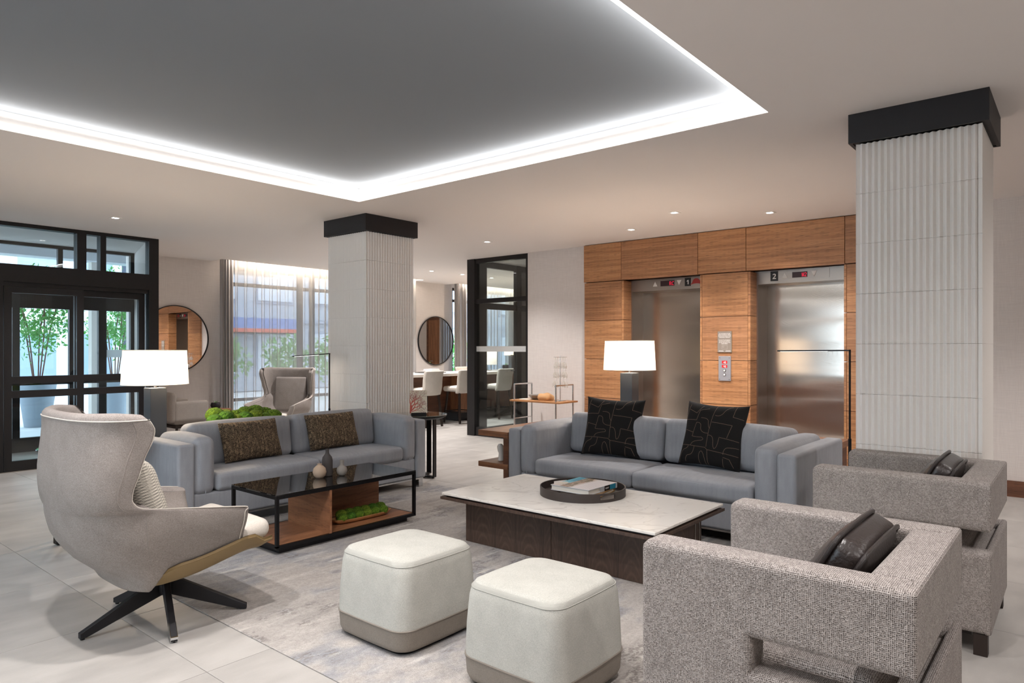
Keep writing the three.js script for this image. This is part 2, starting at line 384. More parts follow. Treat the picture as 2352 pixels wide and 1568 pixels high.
M.rug = std({ map: dataTex(1536, 2048, null, (X, Y) => {
  const wx = X * 3.16, wy = Y * 4.5, n = (a, b, s, o) => fbm(wx * a, wy * b, 4096, 4096, s, o);
  const patch = n(0.9, 1.5, 161, 5), streak = n(3, 22, 162, 4), blotch = n(7, 9, 163, 5), fine = n(60, 90, 164, 2), pile = n(200, 260, 165, 1), band = n(0.5, 3.2, 166, 3);
  let c = mix3([158, 152, 147], [198, 192, 186], clamp(streak * 0.7 + patch * 0.5 - 0.1));
  c = mix3(c, [146, 148, 154], sm(0.47, 0.66, patch * 0.6 + blotch * 0.4) * 0.8);
  c = mix3(c, [118, 112, 108], sm(0.52, 0.68, blotch * 0.6 + band * 0.4) * sm(0.42, 0.58, fine) * 0.75);
  c = mix3(c, [228, 223, 214], sm(0.6, 0.78, streak * 0.5 + blotch * 0.5) * 0.7);
  const k = 0.9 + 0.12 * fine + 0.1 * (pile - 0.5);
  return c.map((v) => v * k);
}), roughness: 1, bumpMap: dataTex(512, 512, null, (X, Y) => 0.5 * vnoise(X * 220, Y * 220, 220, 220, 167) + 0.5 * fbm(X * 40, Y * 40, 40, 40, 168, 3), false), bumpScale: 0.004 });
M.rug.bumpMap.repeat.set(6, 8);
M.wallPaper = std({ map: dataTex(512, 512, [0.6, 0.6], (X, Y, x, y) => {
  const v = vnoise(X * 220, Y * 8, 220, 8, 171), h = vnoise(X * 8, Y * 220, 8, 220, 172), c = (v + h) / 2;
  return mix3([214, 206, 201], [230, 223, 218], clamp(c + (hash(x, y, 6) - 0.5) * 0.25));
}), roughness: 0.9 });
M.paint = hex('#cfc9c3', 0.9);
M.ceiling = hex('#e6dfda', 0.92);
M.tray = hex('#85888c', 0.92);
M.ceramic = std({ color: '#f3efea', roughness: 0.42, bumpMap: dataTex(256, 256, [0.3, 0.3], (X, Y) => fbm(X * 12, Y * 12, 12, 12, 175, 4), false), bumpScale: 0.001 });
M.black = hex('#17161a', 0.55);
M.blackMetal = hex('#1c1b1d', 0.4, 0.6);
M.frame = hex('#1e1c1d', 0.5, 0.3);
M.chrome = hex('#d8d8d8', 0.12, 1);
M.nickel = hex('#b9b2aa', 0.25, 1);
M.gunmetal = hex('#565b62', 0.4, 0.6);
M.bronze = hex('#8a744f', 0.5, 0.2);
const brushed = dataTex(512, 512, [0.5, 0.5], (X, Y) => 0.5 * vnoise(X * 4, Y * 256, 4, 256, 181) + 0.5 * vnoise(X * 12, Y * 400, 12, 400, 182), false);
const dent = dataTex(512, 512, [2.4, 2.4], (X, Y) => fbm(X * 1, Y * 9, 1, 9, 185, 2), false);
M.steel = std({ color: '#c2b9b0', metalness: 1, roughness: 0.19, bumpMap: dent, bumpScale: 0.022 });
M.steelFrame = std({ color: '#a89f97', metalness: 1, roughness: 0.34, bumpMap: brushed, bumpScale: 0.0003 });
M.glass = phys({ color: '#f6fafa', transmission: 1, thickness: 0, roughness: 0, ior: 1.45 });
M.film = phys({ color: '#f2f4f4', transmission: 0.5, thickness: 0, roughness: 0.9 });
M.smokedGlass = phys({ color: '#0b0c0e', roughness: 0.03, clearcoat: 1, clearcoatRoughness: 0.02 });
M.mirror = hex('#e9e9e9', 0.01, 1);
M.sheer = phys({ color: '#c8c3bf', transmission: 0.56, thickness: 0, roughness: 0.5 });
M.drape = phys({ color: '#a6a19f', transmission: 0.25, thickness: 0, roughness: 0.95 });
M.clay = hex('#8f7d6e', 0.8); M.clayTan = hex('#b39d88', 0.8); M.clayGrey = hex('#8e8780', 0.8); M.clayDark = hex('#45403f', 0.75);
M.white = hex('#eeeae4', 0.5);
M.paper = hex('#e6e2d8', 0.8);
M.leaf = phys({ color: '#5aa648', roughness: 0.7, transmission: 0.4, thickness: 0, side: THREE.DoubleSide });
M.leafPale = phys({ color: '#86b76a', roughness: 0.7, transmission: 0.3, thickness: 0, side: THREE.DoubleSide });
M.succulent = hex('#7f9a70', 0.7);
M.soil = hex('#4a3d33', 0.95);
const mossTex = (a, b, s) => dataTex(256, 256, null, (X, Y) => mix3(a, b, clamp(fbm(X * 40, Y * 24, 40, 24, s, 3) * 1.3 - 0.15)));
M.moss = [std({ map: mossTex([46, 74, 10], [118, 150, 34], 191), roughness: 1 }), std({ map: mossTex([36, 70, 12], [88, 134, 32], 192), roughness: 1 }), std({ map: mossTex([60, 84, 14], [134, 156, 42], 193), roughness: 1 })];
M.shade = phys({ color: '#f6efe2', transmission: 0.5, thickness: 0, roughness: 1, emissive: new THREE.Color(1.0, 0.9, 0.74), emissiveIntensity: 0.3 });
M.bulb = std({ color: '#fff3dd', emissive: new THREE.Color(1, 0.86, 0.66), emissiveIntensity: 6 });
M.led = std({ color: '#ffffff', emissive: rgb(SOFT), emissiveIntensity: 2.2 });
M.ledWarm = std({ color: '#ffffff', emissive: rgb(WARM), emissiveIntensity: 5 });
M.downLens = std({ color: '#ffffff', emissive: rgb(WARM), emissiveIntensity: 9 });

// drawn prints (flat lettering and pictures only)
function print(w, h, draw) {
  const c = document.createElement('canvas'); c.width = w; c.height = h; draw(c.getContext('2d'), w, h);
  const t = new THREE.CanvasTexture(c); t.colorSpace = THREE.SRGBColorSpace; return t;
}
M.walnutLight = std({ map: woodTex([[140, 92, 54], [180, 128, 82], [204, 154, 106]], [0.6, 0.3], { seed: 78, bands: 10, wave: 0.05 }), roughness: 0.45 });
M.trayBrown = hex('#3a322e', 0.5);
M.stoneTop = hex('#c4bfba', 0.35);

// ---------------------------------------------------------------- the room: floor, ceiling, walls
const floor = struct('floor', wb(-3.2, 13.7, -3.2, 11.3, -0.08, -0.006), M.grout, 'pale grey stone tile floor of the lobby', 'floor');
{
  const S = 0.91, uu = 1.435, vv = 2.915, g = 0.0022;
  const geos = [0, 1, 2, 3].map((k) => { const b = soft(S - g, 0.012, S - g, 0.0015, { n: 1, k: 1, flat: true, off: [k * 0.37, k * 0.53] }); return b; });
  let n = 0;
  for (let i = -5; i < 14; i++) for (let j = -7; j < 10; j++) {
    const u = uu + (i + 0.5) * S, v = vv + (j + 0.5) * S;
    if (u < -3.2 || u > 13.5 || v < -3.1 || v > 11.2) continue;
    if (u > 8.7 && v < 6) continue;                     // nothing of the floor shows behind the lift wall
    const t = part('tile', geos[Math.floor(hash(i + 9, j + 9, 2) * 4)], M.tile[Math.floor(hash(i + 9, j + 9, 1) * 3)], floor);
    t.position.set(u, -0.006, -v); t.rotation.y = hash(i + 9, j + 9, 3) > 0.5 ? Math.PI : 0; n++;
  }
}
const rug = (() => {
  const u0 = 1.74, u1 = 4.9, v0 = 0.75, v1 = 5.25, g = soft(u1 - u0, 0.006, v1 - v0, 0.0028, { n: 1, k: 2 });
  const p = g.attributes.position, uv = new Float32Array(p.count * 2);
  for (let i = 0; i < p.count; i++) { uv[2 * i] = p.getX(i) / (u1 - u0) + 0.5; uv[2 * i + 1] = p.getZ(i) / (v1 - v0) + 0.5; }
  g.setAttribute('uv', new THREE.BufferAttribute(uv, 2));
  const m = part(numbered('area_rug'), g, M.rug, scene); m.position.set((u0 + u1) / 2, 0.003, -(v0 + v1) / 2);
  return tag(m, 'large distressed grey and beige area rug under the seating group', 'rug');
})();
const RUG = 0.006;

{ // ceiling with the tray opening and the curtain slots cut out
  const { u0, u1, v0, v1, lift } = COVE, T = 0.3, t = H + T;
  const slabs = [wb(-3.2, u0, -3.2, 10.62, H, t), wb(u1, 13.7, -3.2, 10.62, H, t), wb(u0, u1, -3.2, v0, H, t), wb(u0, u1, v1, 10.62, H, t),
    wb(-3.2, 5.48, 10.62, 11.3, H, t), wb(9.86, 10.88, 10.62, 11.3, H, t), wb(13.36, 13.7, 10.62, 11.3, H, t), wb(5.48, 9.86, 10.62, 11.3, H + 0.14, t), wb(10.88, 13.36, 10.62, 11.3, H + 0.14, t)];
  const c = struct('ceiling', slabs, M.ceiling, 'smooth taupe white lobby ceiling with a lit tray', 'ceiling');
  const tray = part('tray_panel', wb(u0 - 0.0, u1 + 0.0, v0, v1, H + lift, H + lift + 0.1), M.tray, c); tray.userData.label = 'recessed grey tray of the ceiling';
  const s = 0.03, y0 = H + 0.004, y1 = H + 0.03;
  for (const b of [wb(u0, u1, v1 - s, v1, y0, y1), wb(u0, u1, v0, v0 + s, y0, y1), wb(u1 - s, u1, v0 + s, v1 - s, y0, y1), wb(u0, u0 + s, v0 + s, v1 - s, y0, y1)]) {
    const m = part('led_strip', b, M.led, c); m.userData.label = 'glowing light strip along the tray rim';
  }
  for (const b of [wb(5.66, 9.84, 10.645, 10.685, H + 0.075, H + 0.095), wb(11.08, 13.34, 10.645, 10.685, H + 0.075, H + 0.095)]) part('led_strip', b, M.ledWarm, c);
}
// walls
struct('wall_left', [wb(-3.3, -3.1, -3.2, 2.4, 0, H + 0.3), wb(-3.3, -3.1, 5.3, 11.3, 0, H + 0.3), wb(-3.3, -3.1, 2.4, 5.3, 0, 0.55), wb(-3.3, -3.1, 2.4, 5.3, 2.45, H + 0.3)], M.wallPaper);
{ // the window whose blue daylight the steel lift doors mirror
  const w = struct('window_3', [wb(-3.26, -3.16, 2.4, 5.3, 0.55, 0.62), wb(-3.26, -3.16, 2.4, 5.3, 2.38, 2.45), wb(-3.26, -3.16, 2.4, 2.47, 0.62, 2.38), wb(-3.26, -3.16, 5.23, 5.3, 0.62, 2.38), wb(-3.26, -3.16, 3.82, 3.88, 0.62, 2.38)], M.frame, 'dark framed side window mirrored in the steel lift doors', 'window');
  for (const [a, b] of [[2.47, 3.82], [3.88, 5.23]]) part('pane', wb(-3.215, -3.207, a, b, 0.62, 2.38), M.glass, w);
}
struct('wall_back', wb(-3.3, 13.7, -3.3, -3.1, 0, H + 0.3), M.wallPaper);
struct('wall_right', wb(13.5, 13.7, 6.2, 11.3, 0, H + 0.3), M.wallPaper);
struct('wall_cart', wb(8.05, 8.35, 5.35, 6.4, 0, H), M.wallPaper, 'pale linen papered wall behind the drinks cart', 'wall');
struct('wall_pier', [wb(8.02, 9.6, 0.42, 1.0, 0, H), wb(9.6, 9.8, -3.1, 0.45, 0, H)], M.wallPaper, 'taupe wall pier right of the near fluted column', 'wall');
struct('baseboard_pier', [wb(7.995, 8.02, 0.4, 1.0, 0, 0.15), wb(8.0, 9.6, 0.395, 0.42, 0, 0.15), wb(9.575, 9.6, -3.1, 0.395, 0, 0.15)], M.walnutDark, 'brown wooden baseboard of the pier', 'baseboard');
struct('wall_corridor', wb(8.35, 13.7, 6.1, 6.3, 0, H), M.wallPaper);
// far wall with two window openings
struct('wall_far', [wb(4.3, 5.66, 11.0, 11.3, 0, H + 0.14), wb(9.84, 11.08, 11.0, 11.3, 0, H + 0.3), wb(13.34, 13.6, 11.0, 11.3, 0, H), wb(5.66, 9.84, 11.0, 11.3, 0, 0.1), wb(11.08, 13.34, 11.0, 11.3, 0, 0.1),
  wb(5.66, 9.84, 11.0, 11.3, 2.78, H + 0.3), wb(11.08, 13.34, 11.0, 11.3, 2.78, H + 0.3)], M.wallPaper, 'pale linen papered far wall with round mirrors', 'wall');
struct('wall_vestibule', [(() => { const s = new THREE.Shape([[3.88, 9.46], [3.945, 9.46], [4.42, 11.0], [4.3, 11.0]].map(([a, b]) => new THREE.Vector2(a, b))), g = extrude(s, H); g.rotateX(-Math.PI / 2); return metreUV(g); })(), wb(1.0, 1.15, 9.46, 11.3, 0, H)], M.wallPaper);
function windowWall(n, u0, u1, posts) {
  const f = struct('window_' + n, [wb(u0, u1, 11.05, 11.13, 0.1, 0.17), wb(u0, u1, 11.05, 11.13, 2.72, 2.78), wb(u0, u1, 11.06, 11.12, 2.46, 2.52), wb(u0, u1, 11.06, 11.12, 0.5, 0.55), ...posts.map((p) => wb(p - 0.03, p + 0.03, 11.04, 11.14, 0.1, 2.78))], M.frame, n === 1 ? 'dark framed window behind the sheer grey curtain' : 'dark framed window behind the communal table', 'window');
  for (let i = 0; i + 1 < posts.length; i++) for (const [a, b] of [[0.17, 0.5], [0.55, 2.46], [2.52, 2.72]]) part('pane', wb(posts[i] + 0.03, posts[i + 1] - 0.03, 11.085, 11.093, a, b), M.glass, f);
}
windowWall(1, 5.66, 9.84, [5.69, 7.2, 7.46, 8.66, 9.81]);
windowWall(2, 11.08, 13.34, [11.11, 12.2, 13.31]);

// ---- lift wall: wood panels with open joints on a dark backing
const liftWall = struct('wall_lift', [wb(8.05, 8.6, 4.76, 5.35, 0, H), wb(8.05, 8.7, 3.06, 3.62, 0, H), wb(8.05, 8.7, 1.0, 1.96, 0, H), wb(8.05, 8.7, 1.96, 3.06, 2.33, H), wb(8.05, 8.7, 3.62, 4.76, 2.33, H), wb(8.62, 8.72, 1.0, 5.35, 0, H)], M.walnutDark, 'lift wall clad in zebra grained wood panels', 'wall');
{
  const J = 0.006; let k = 0;
  const panel = (u0, u1, v0, v1, y0, y1) => { k++; part('panel', cbox(u1 - u0, y1 - y0 - J, v1 - v0 - (v1 - v0 > 0.1 ? J : 0), (u0 + u1) / 2, (y0 + y1) / 2, -(v0 + v1) / 2, 0.0015, [hash(k, 1, 7) * 1.3, hash(k, 2, 7) * 0.55]), M.lift[k % 3 === 0 ? 1 : 0], liftWall); };
  const rows = [[0.02, 0.2], [0.2, 0.725], [0.725, 1.255], [1.255, 1.785], [1.785, 2.31]];
  for (const [y0, y1] of rows) {
    panel(8.0, 8.05, 4.752, 5.352, y0, y1); panel(8.0, 8.22, 4.722, 4.752, y0, y1);
    panel(8.0, 8.05, 3.04, 3.615, y0, y1); panel(8.0, 8.22, 3.012, 3.04, y0, y1); panel(8.0, 8.22, 3.615, 3.64, y0, y1);
    panel(8.0, 8.05, 1.45, 1.965, y0, y1); panel(8.0, 8.05, 1.0, 1.45, y0, y1); panel(8.0, 8.22, 1.965, 1.99, y0, y1);
  }
  for (const [a, b] of [[4.752, 5.352], [3.664, 4.752], [3.06, 3.664], [1.978, 3.06], [1.45, 1.978], [1.0, 1.45]]) panel(7.985, 8.05, a, b, 2.315, H - 0.004);
}
// plain print face on a lift part, facing -u
function faceLeft(w, h, map, u, v, y, o = {}) { const g = new THREE.PlaneGeometry(w, h); g.rotateY(-Math.PI / 2); g.translate(u, y, -v); return [g, std({ map, roughness: o.r ?? 0.4, metalness: o.m ?? 0, ...(o.glow ? { emissive: new THREE.Color(1, 1, 1), emissiveMap: map, emissiveIntensity: o.glow } : {}) })]; }
const ledText = (txt) => print(256, 80, (c, w, h) => {
  c.fillStyle = '#140506'; c.fillRect(0, 0, w, h); c.fillStyle = '#ff2148'; c.font = 'bold 74px monospace'; c.textAlign = 'right'; c.textBaseline = 'middle'; c.fillText(txt, w - 8, h / 2 + 4);
  c.strokeStyle = '#140506'; c.lineWidth = 2; for (let x = 0; x < w; x += 7) { c.beginPath(); c.moveTo(x, 0); c.lineTo(x, h); c.stroke(); } for (let y = 0; y < h; y += 7) { c.beginPath(); c.moveTo(0, y); c.lineTo(w, y); c.stroke(); }
});
const digit = (txt) => print(128, 160, (c, w, h) => { c.fillStyle = '#141212'; c.fillRect(0, 0, w, h); c.fillStyle = '#f0eeea'; c.font = 'bold 120px sans-serif'; c.textAlign = 'center'; c.textBaseline = 'middle'; c.fillText(txt, w / 2, h / 2 + 6); });
function lift(n, v0, v1, txt, floorName, label) {
  const w = v1 - v0, d = new THREE.Group(); d.name = 'door_' + n; d.userData = { kind: 'structure', label, category: 'lift door' }; scene.add(d);
  part('jamb', [wb(8.2, 8.52, v1 - 0.035, v1, 0, 2.17), wb(8.2, 8.52, v0, v0 + 0.035, 0, 2.17)], M.steelFrame, d);
  part('head', wb(8.2, 8.52, v0, v1, 2.165, 2.32), M.steelFrame, d);
  for (const [a, b] of [[v0 + 0.035, v1 - 0.035]]) part('door_leaf', wb(8.5, 8.53, a, b, 0.01, 2.165, [a, 0]), M.steel, d);
  part('sill', wb(8.2, 8.52, v0, v1, 0, 0.012), M.nickel, d);
  const ip = part('indicator_plate', wb(8.194, 8.2, v0 + w * (n === 1 ? 0.02 : 0.2), v0 + w * (n === 1 ? 0.72 : 0.88), 2.2, 2.305), M.steelFrame, d);
  return { d, ip, w, v0, v1 };
}
{
  const L1 = lift(1, 3.63, 4.74, '1', 'RC', 'steel lift door numbered 1 behind the lamp with the dark square base');
  const L2 = lift(2, 1.98, 3.03, '2', 'M2', 'steel lift door numbered 2 nearest the white fluted column');
  const tri = (u, v, y, up, parent) => { const s = 0.032, sh = new THREE.Shape(); sh.moveTo(-s, up ? -s : s); sh.lineTo(s, up ? -s : s); sh.lineTo(0, up ? s : -s); const g = extrude(sh, 0.006); g.rotateY(-Math.PI / 2); g.translate(u, y, -v); part('arrow', g, M.white, parent); };
  const U = 8.1925;
  tri(8.194, 4.356, 2.252, true, L1.ip); part('display', ...faceLeft(0.2, 0.07, ledText('RC'), U, 4.18, 2.252, { glow: 1.2 }), L1.ip);
  tri(8.194, 4.013, 2.252, false, L1.ip); part('number_sign', ...faceLeft(0.085, 0.105, digit('1'), U, 3.893, 2.252), L1.ip);
  const hat = new THREE.Shape(); hat.moveTo(-0.085, -0.04); hat.quadraticCurveTo(-0.05, -0.02, -0.045, 0.01); hat.quadraticCurveTo(-0.02, 0.055, 0.03, 0.035); hat.quadraticCurveTo(0.06, 0.01, 0.07, -0.035); hat.quadraticCurveTo(0.0, -0.012, -0.085, -0.04);
  const hg = extrude(hat, 0.002); hg.rotateY(-Math.PI / 2); hg.translate(8.194, 2.252, -3.782); part('helmet_sticker', hg, hex('#a8322c', 0.5), L1.ip);
  part('number_sign', ...faceLeft(0.09, 0.115, digit('2'), U, 2.8, 2.252), L2.ip); tri(8.194, 2.677, 2.252, true, L2.ip);
  part('display', ...faceLeft(0.17, 0.065, ledText('M2'), U, 2.51, 2.252, { glow: 1.2 }), L2.ip); tri(8.194, 2.352, 2.252, false, L2.ip);
}
{ // notice plate and call station on the pier between the lifts
  const text = print(360, 520, (c, w, h) => {
    c.fillStyle = '#8e8379'; c.fillRect(0, 0, w, h); c.fillStyle = '#f4f0ea'; c.textAlign = 'center'; c.font = 'bold 25px sans-serif';
    ['En cas d’urgence, ne pas', 'utiliser l’ascenseur. Utilisez', 'les sorties de secours selon', 'l’illustration ci-dessous.'].forEach((s, i) => c.fillText(s, w / 2, 66 + i * 31, w - 24));
    ['In case of an emergency,', 'do not use the elevator.', 'Use the emergency exits', 'shown below.'].forEach((s, i) => c.fillText(s, w / 2, 222 + i * 31, w - 40));
    c.strokeStyle = '#c9c0b6'; c.lineWidth = 3; c.strokeRect(110, 350, 140, 90); c.strokeRect(130, 365, 30, 34); c.fillRect(28, 476, 120, 6); c.fillRect(210, 476, 122, 6); c.fillRect(28, 492, 130, 6); c.fillRect(200, 492, 130, 6);
  });
  const t = thing('notice_plate', 'small taupe bilingual emergency notice between the two lifts', 'sign', [7.997, 3.3225, 1.48]);
  part('plate', bx(0.008, 0.257, 0.177, -0.001), M.bronze, t); const [g, m] = faceLeft(0.173, 0.253, text, -0.0056, 0, 0); part('print', g, m, t);
  const c = thing('call_station', 'brushed steel lift call plate with red displays and two buttons', 'call panel', [7.994, 3.321, 1.159]);
  part('plate', cbox(0.014, 0.298, 0.152, 0, 0, 0, 0.002), hex('#a3a3a8', 0.45, 0.3), c);
  for (const [y, s] of [[0.076, '<O'], [0.026, '^O']]) part('display', ...faceLeft(0.066, 0.034, print(128, 64, (x, w, h) => { x.fillStyle = '#b01218'; x.fillRect(0, 0, w, h); x.fillStyle = '#ffd8d4'; x.font = 'bold 56px monospace'; x.textAlign = 'center'; x.textBaseline = 'middle'; x.fillText(s, w / 2, h / 2 + 4); }), -0.0075, 0, y, { glow: 0.9 }), c);
  for (const y of [-0.024, -0.074]) { const b = cyl(0.016, 0.016, 0.008); b.rotateZ(Math.PI / 2); b.translate(-0.004, y, 0); const q = part('button_ring', b, M.black, c); const f = cyl(0.012, 0.012, 0.01); f.rotateZ(Math.PI / 2); f.translate(-0.005, y, 0); part('button', f, M.white, q); }
  for (const [y, z] of [[0.13, 0.06], [0.13, -0.06], [-0.13, 0.06], [-0.13, -0.06]]) { const b = cyl(0.004, 0.004, 0.004); b.rotateZ(Math.PI / 2); b.translate(-0.006, y, z); part('screw', b, M.chrome, c); }
}

// ---- fluted columns: courses of sawtooth tiles under a black cap
function column(u0, u1, v0, v1, label) {
  const t = thing('fluted_column', label, 'column', [(u0 + u1) / 2, (v0 + v1) / 2, 0]);
  t.userData.kind = 'structure';
  const a = (u1 - u0) / 2, b = (v1 - v0) / 2, pts = [];
  const side = (len, n, f) => { const p = len / n; for (let i = 0; i < n; i++) { for (const [q, d] of [[0, 0], [0.04, 0.0002], [0.3, 0.01], [0.5, 0.0195], [0.56, 0.021], [0.62, 0.0195], [0.97, 0.0006]]) pts.push(f(-len / 2 + (i + q) * p, d)); } };
  const n = 19;
  side(2 * a, n, (s, d) => [s, b - d]); side(2 * b, n, (s, d) => [a - d, -s]); side(2 * a, n, (s, d) => [-s, -b + d]); side(2 * b, n, (s, d) => [-a + d, s]);
  const sh = new THREE.Shape(pts.map(([x, z]) => new THREE.Vector2(x, z)));
  const ch = 0.3065, g0 = new THREE.ExtrudeGeometry(sh, { depth: ch - 0.0015, bevelEnabled: false }); g0.rotateX(-Math.PI / 2);
  const g = metreUV(g0);
  const top = 2.655; let k = 0;
  for (let y = top - ch; y > -ch * 0.9; y -= ch) { let q = g; let yy = y; if (y < 0) { q = new THREE.ExtrudeGeometry(sh, { depth: ch + y - 0.0015, bevelEnabled: false }); q.rotateX(-Math.PI / 2); metreUV(q); yy = 0; } const m = part('tile_course', q, M.ceramic, t); m.position.y = yy; k++; }
  part('core', bx(2 * a - 0.05, top, 2 * b - 0.05, 0, top / 2, 0), M.ceramic, t);
  const cap = [bx(2 * a + 0.07, 0.178, 0.02, 0, H - 0.089, b + 0.025), bx(2 * a + 0.07, 0.178, 0.02, 0, H - 0.089, -b - 0.025), bx(0.02, 0.178, 2 * b + 0.03, a + 0.025, H - 0.089, 0), bx(0.02, 0.178, 2 * b + 0.03, -a - 0.025, H - 0.089, 0), bx(2 * a + 0.03, 0.17, 2 * b + 0.03, 0, H - 0.086, 0)];
  part('cap', cap, M.black, t);
}
column(4.622, 5.29, 5.872, 6.552, 'white fluted column behind the long grey sofa with brown cushions');
column(4.595, 5.19, 0.43, 1.075, 'white fluted column standing right of the lifts behind the tweed armchairs');

// ---- entrance: black framed glass doors and transoms
{
  const d = new THREE.Group(); d.name = 'door_3'; d.userData = { kind: 'structure', label: 'black framed glass entrance doors with transom windows', category: 'door' }; scene.add(d);
  const f = (u0, u1, y0, y1, v0 = 9.33, v1 = 9.45) => wb(u0, u1, v0, v1, y0, y1);
  part('frame', [f(-3.1, 3.83, 2.79, H), f(-3.1, 3.83, 2.16, 2.36), f(3.83, 3.95, 0, H), f(3.0, 3.1, 2.36, 2.79), f(3.255, 3.32, 2.36, 2.79), f(0.2, 0.3, 0, 2.16), f(2.2, 2.262, 0, 2.16), f(-3.1, 3.83, 2.112, 2.16, 9.36, 9.45)], M.frame, d);
  const leaf = (a, b, dv, label) => {
    const y0 = 0.01, y1 = 2.11, v = 9.36 + dv, w = v + 0.05, s = 0.075;
    const l = part('door_leaf', [wb(a, a + s, v, w, y0, y1), wb(b - s, b, v, w, y0, y1), ...[[y1 - 0.075, y1], [y0, 0.115], [0.997, 1.079], [0.834, 0.916]].map(([c, e]) => wb(a + s, b - s, v, w, c, e))], M.frame, d);
    for (const [c, e] of [[0.115, 0.834], [0.916, 0.997], [1.079, y1 - 0.075]]) part('pane', wb(a + s, b - s, v + 0.02, v + 0.028, c, e), M.glass, l);
    return l;
  };
  leaf(2.275, 3.082, 0); leaf(3.0, 3.81, 0.055); leaf(1.45, 2.25, 0); leaf(0.3, 1.45, 0.055);
  for (const [a, b] of [[0.3, 3.0], [3.1, 3.255], [3.32, 3.83]]) part('transom_pane', wb(a, b, 9.38, 9.388, 2.36, 2.79), M.glass, d);
  for (const [a, b] of [[-3.1, -1.5], [-1.5, 0.2]]) part('side_pane', wb(a + 0.03, b - 0.03, 9.38, 9.388, 0.08, 2.16), M.glass, d);
  part('side_frame', [f(-3.1, 0.2, 0, 0.08), f(-1.53, -1.47, 0, 2.2), f(-3.1, -3.04, 0, H)], M.frame, d);
  part('threshold', wb(0.3, 3.83, 9.3, 9.5, 0, 0.008), M.nickel, d);
  part('side_infill', wb(-3.1, 0.2, 9.34, 9.44, 2.36, 2.79), M.frame, d);
  // outer doors of the vestibule
  const e = new THREE.Group(); e.name = 'door_4'; e.userData = { kind: 'structure', label: 'outer black framed glass doors beyond the entrance vestibule', category: 'door' }; scene.add(e);
  const o = (u0, u1, y0, y1) => wb(u0, u1, 11.0, 11.07, y0, y1);
  part('frame', [o(1.15, 4.25, 1.95, 2.3), o(1.15, 4.25, 2.79, H), o(2.766, 2.852, 0, 1.95), o(3.44, 3.54, 0, 1.95), o(1.9, 2.0, 0, 1.95), o(3.815, 3.92, 0, 1.95), o(4.25, 4.3, 0, H), o(3.3, 3.36, 2.3, 2.79), ...[[1.15, 1.9], [2.0, 2.766], [2.852, 3.44], [3.54, 3.815], [3.92, 4.25]].flatMap(([a, b]) => [o(a, b, 0, 0.19), o(a, b, 0.9, 0.95)])], M.frame, e);
  for (const [a, b] of [[1.15, 1.9], [2.0, 2.766], [2.852, 3.44], [3.54, 3.815], [3.92, 4.25]]) part('pane', wb(a, b, 11.03, 11.038, 0.19, 1.95), M.glass, e);
  part('transom_pane', wb(1.15, 4.25, 11.03, 11.038, 2.3, 2.79), M.glass, e);
  part('film_band', wb(3.92, 4.25, 11.024, 11.027, 1.27, 1.38), M.film, e);
  struct('facade', wb(-3.3, 1.15, 11.3, 11.5, 0, H + 0.3), M.paint);
}
// ---- black framed glass partition towards the communal table
{
  const d = new THREE.Group(); d.name = 'door_5'; d.userData = { kind: 'structure', label: 'black framed glass partition and door beside the drinks cart', category: 'door' }; scene.add(d);
  part('frame', [wb(8.06, 8.36, 7.5, 7.66, 0, H), wb(8.08, 8.16, 6.4, 6.46, 0, H), wb(8.08, 8.16, 6.46, 7.5, H - 0.07, H), wb(8.08, 8.16, 6.46, 7.5, 2.12, 2.19), wb(8.08, 8.16, 6.46, 7.5, 0, 0.14),
    wb(8.36, 10.4, 7.56, 7.62, H - 0.1, H), wb(8.36, 10.4, 7.56, 7.62, 2.05, 2.15), wb(8.36, 10.4, 7.56, 7.62, 0, 0.1), wb(9.2, 9.32, 7.55, 7.63, 0, H), wb(10.3, 10.4, 7.55, 7.63, 0, H)], M.frame, d);
  for (const [a, b] of [[0.14, 2.12], [2.19, H - 0.07]]) part('pane', wb(8.115, 8.123, 6.46, 7.5, a, b), M.glass, d);
  part('side_pane', wb(8.36, 9.2, 7.585, 7.593, 0.1, 2.05), M.glass, d); part('side_pane', wb(8.36, 9.2, 7.585, 7.593, 2.15, H - 0.1), M.glass, d);
  part('dark_panel', wb(9.32, 10.3, 7.57, 7.61, 0.1, H - 0.1), M.smokedGlass, d);
  part('film_band', wb(8.108, 8.112, 6.46, 7.5, 1.35, 1.435), M.film, d);
  part('handle', [bar([9.08, 0.98, -7.5], [9.08, 1.32, -7.5], 0.012), bar([9.08, 1.02, -7.5], [9.08, 1.02, -7.59], 0.008), bar([9.08, 1.28, -7.5], [9.08, 1.28, -7.59], 0.008)], M.black, d);
}
// wooden door that the far mirror shows, in the end wall of the communal room
{
  const d = new THREE.Group(); d.name = 'door_6'; d.userData = { kind: 'structure', label: 'brown wooden door seen in the far round mirror', category: 'door' }; scene.add(d);
  part('leaf', cbox(0.04, 2.2, 1.0, 13.478, 1.1, -8.15, 0.003, [0, 0], true), M.walnut, d); part('frame', [wb(13.45, 13.5, 7.58, 7.65, 0, 2.28), wb(13.45, 13.5, 8.65, 8.72, 0, 2.28), wb(13.45, 13.5, 7.58, 8.72, 2.2, 2.28)], M.walnutDark, d);
  part('handle', bar([13.43, 1.05, -7.75], [13.43, 1.05, -7.87], 0.01), M.chrome, d);
}

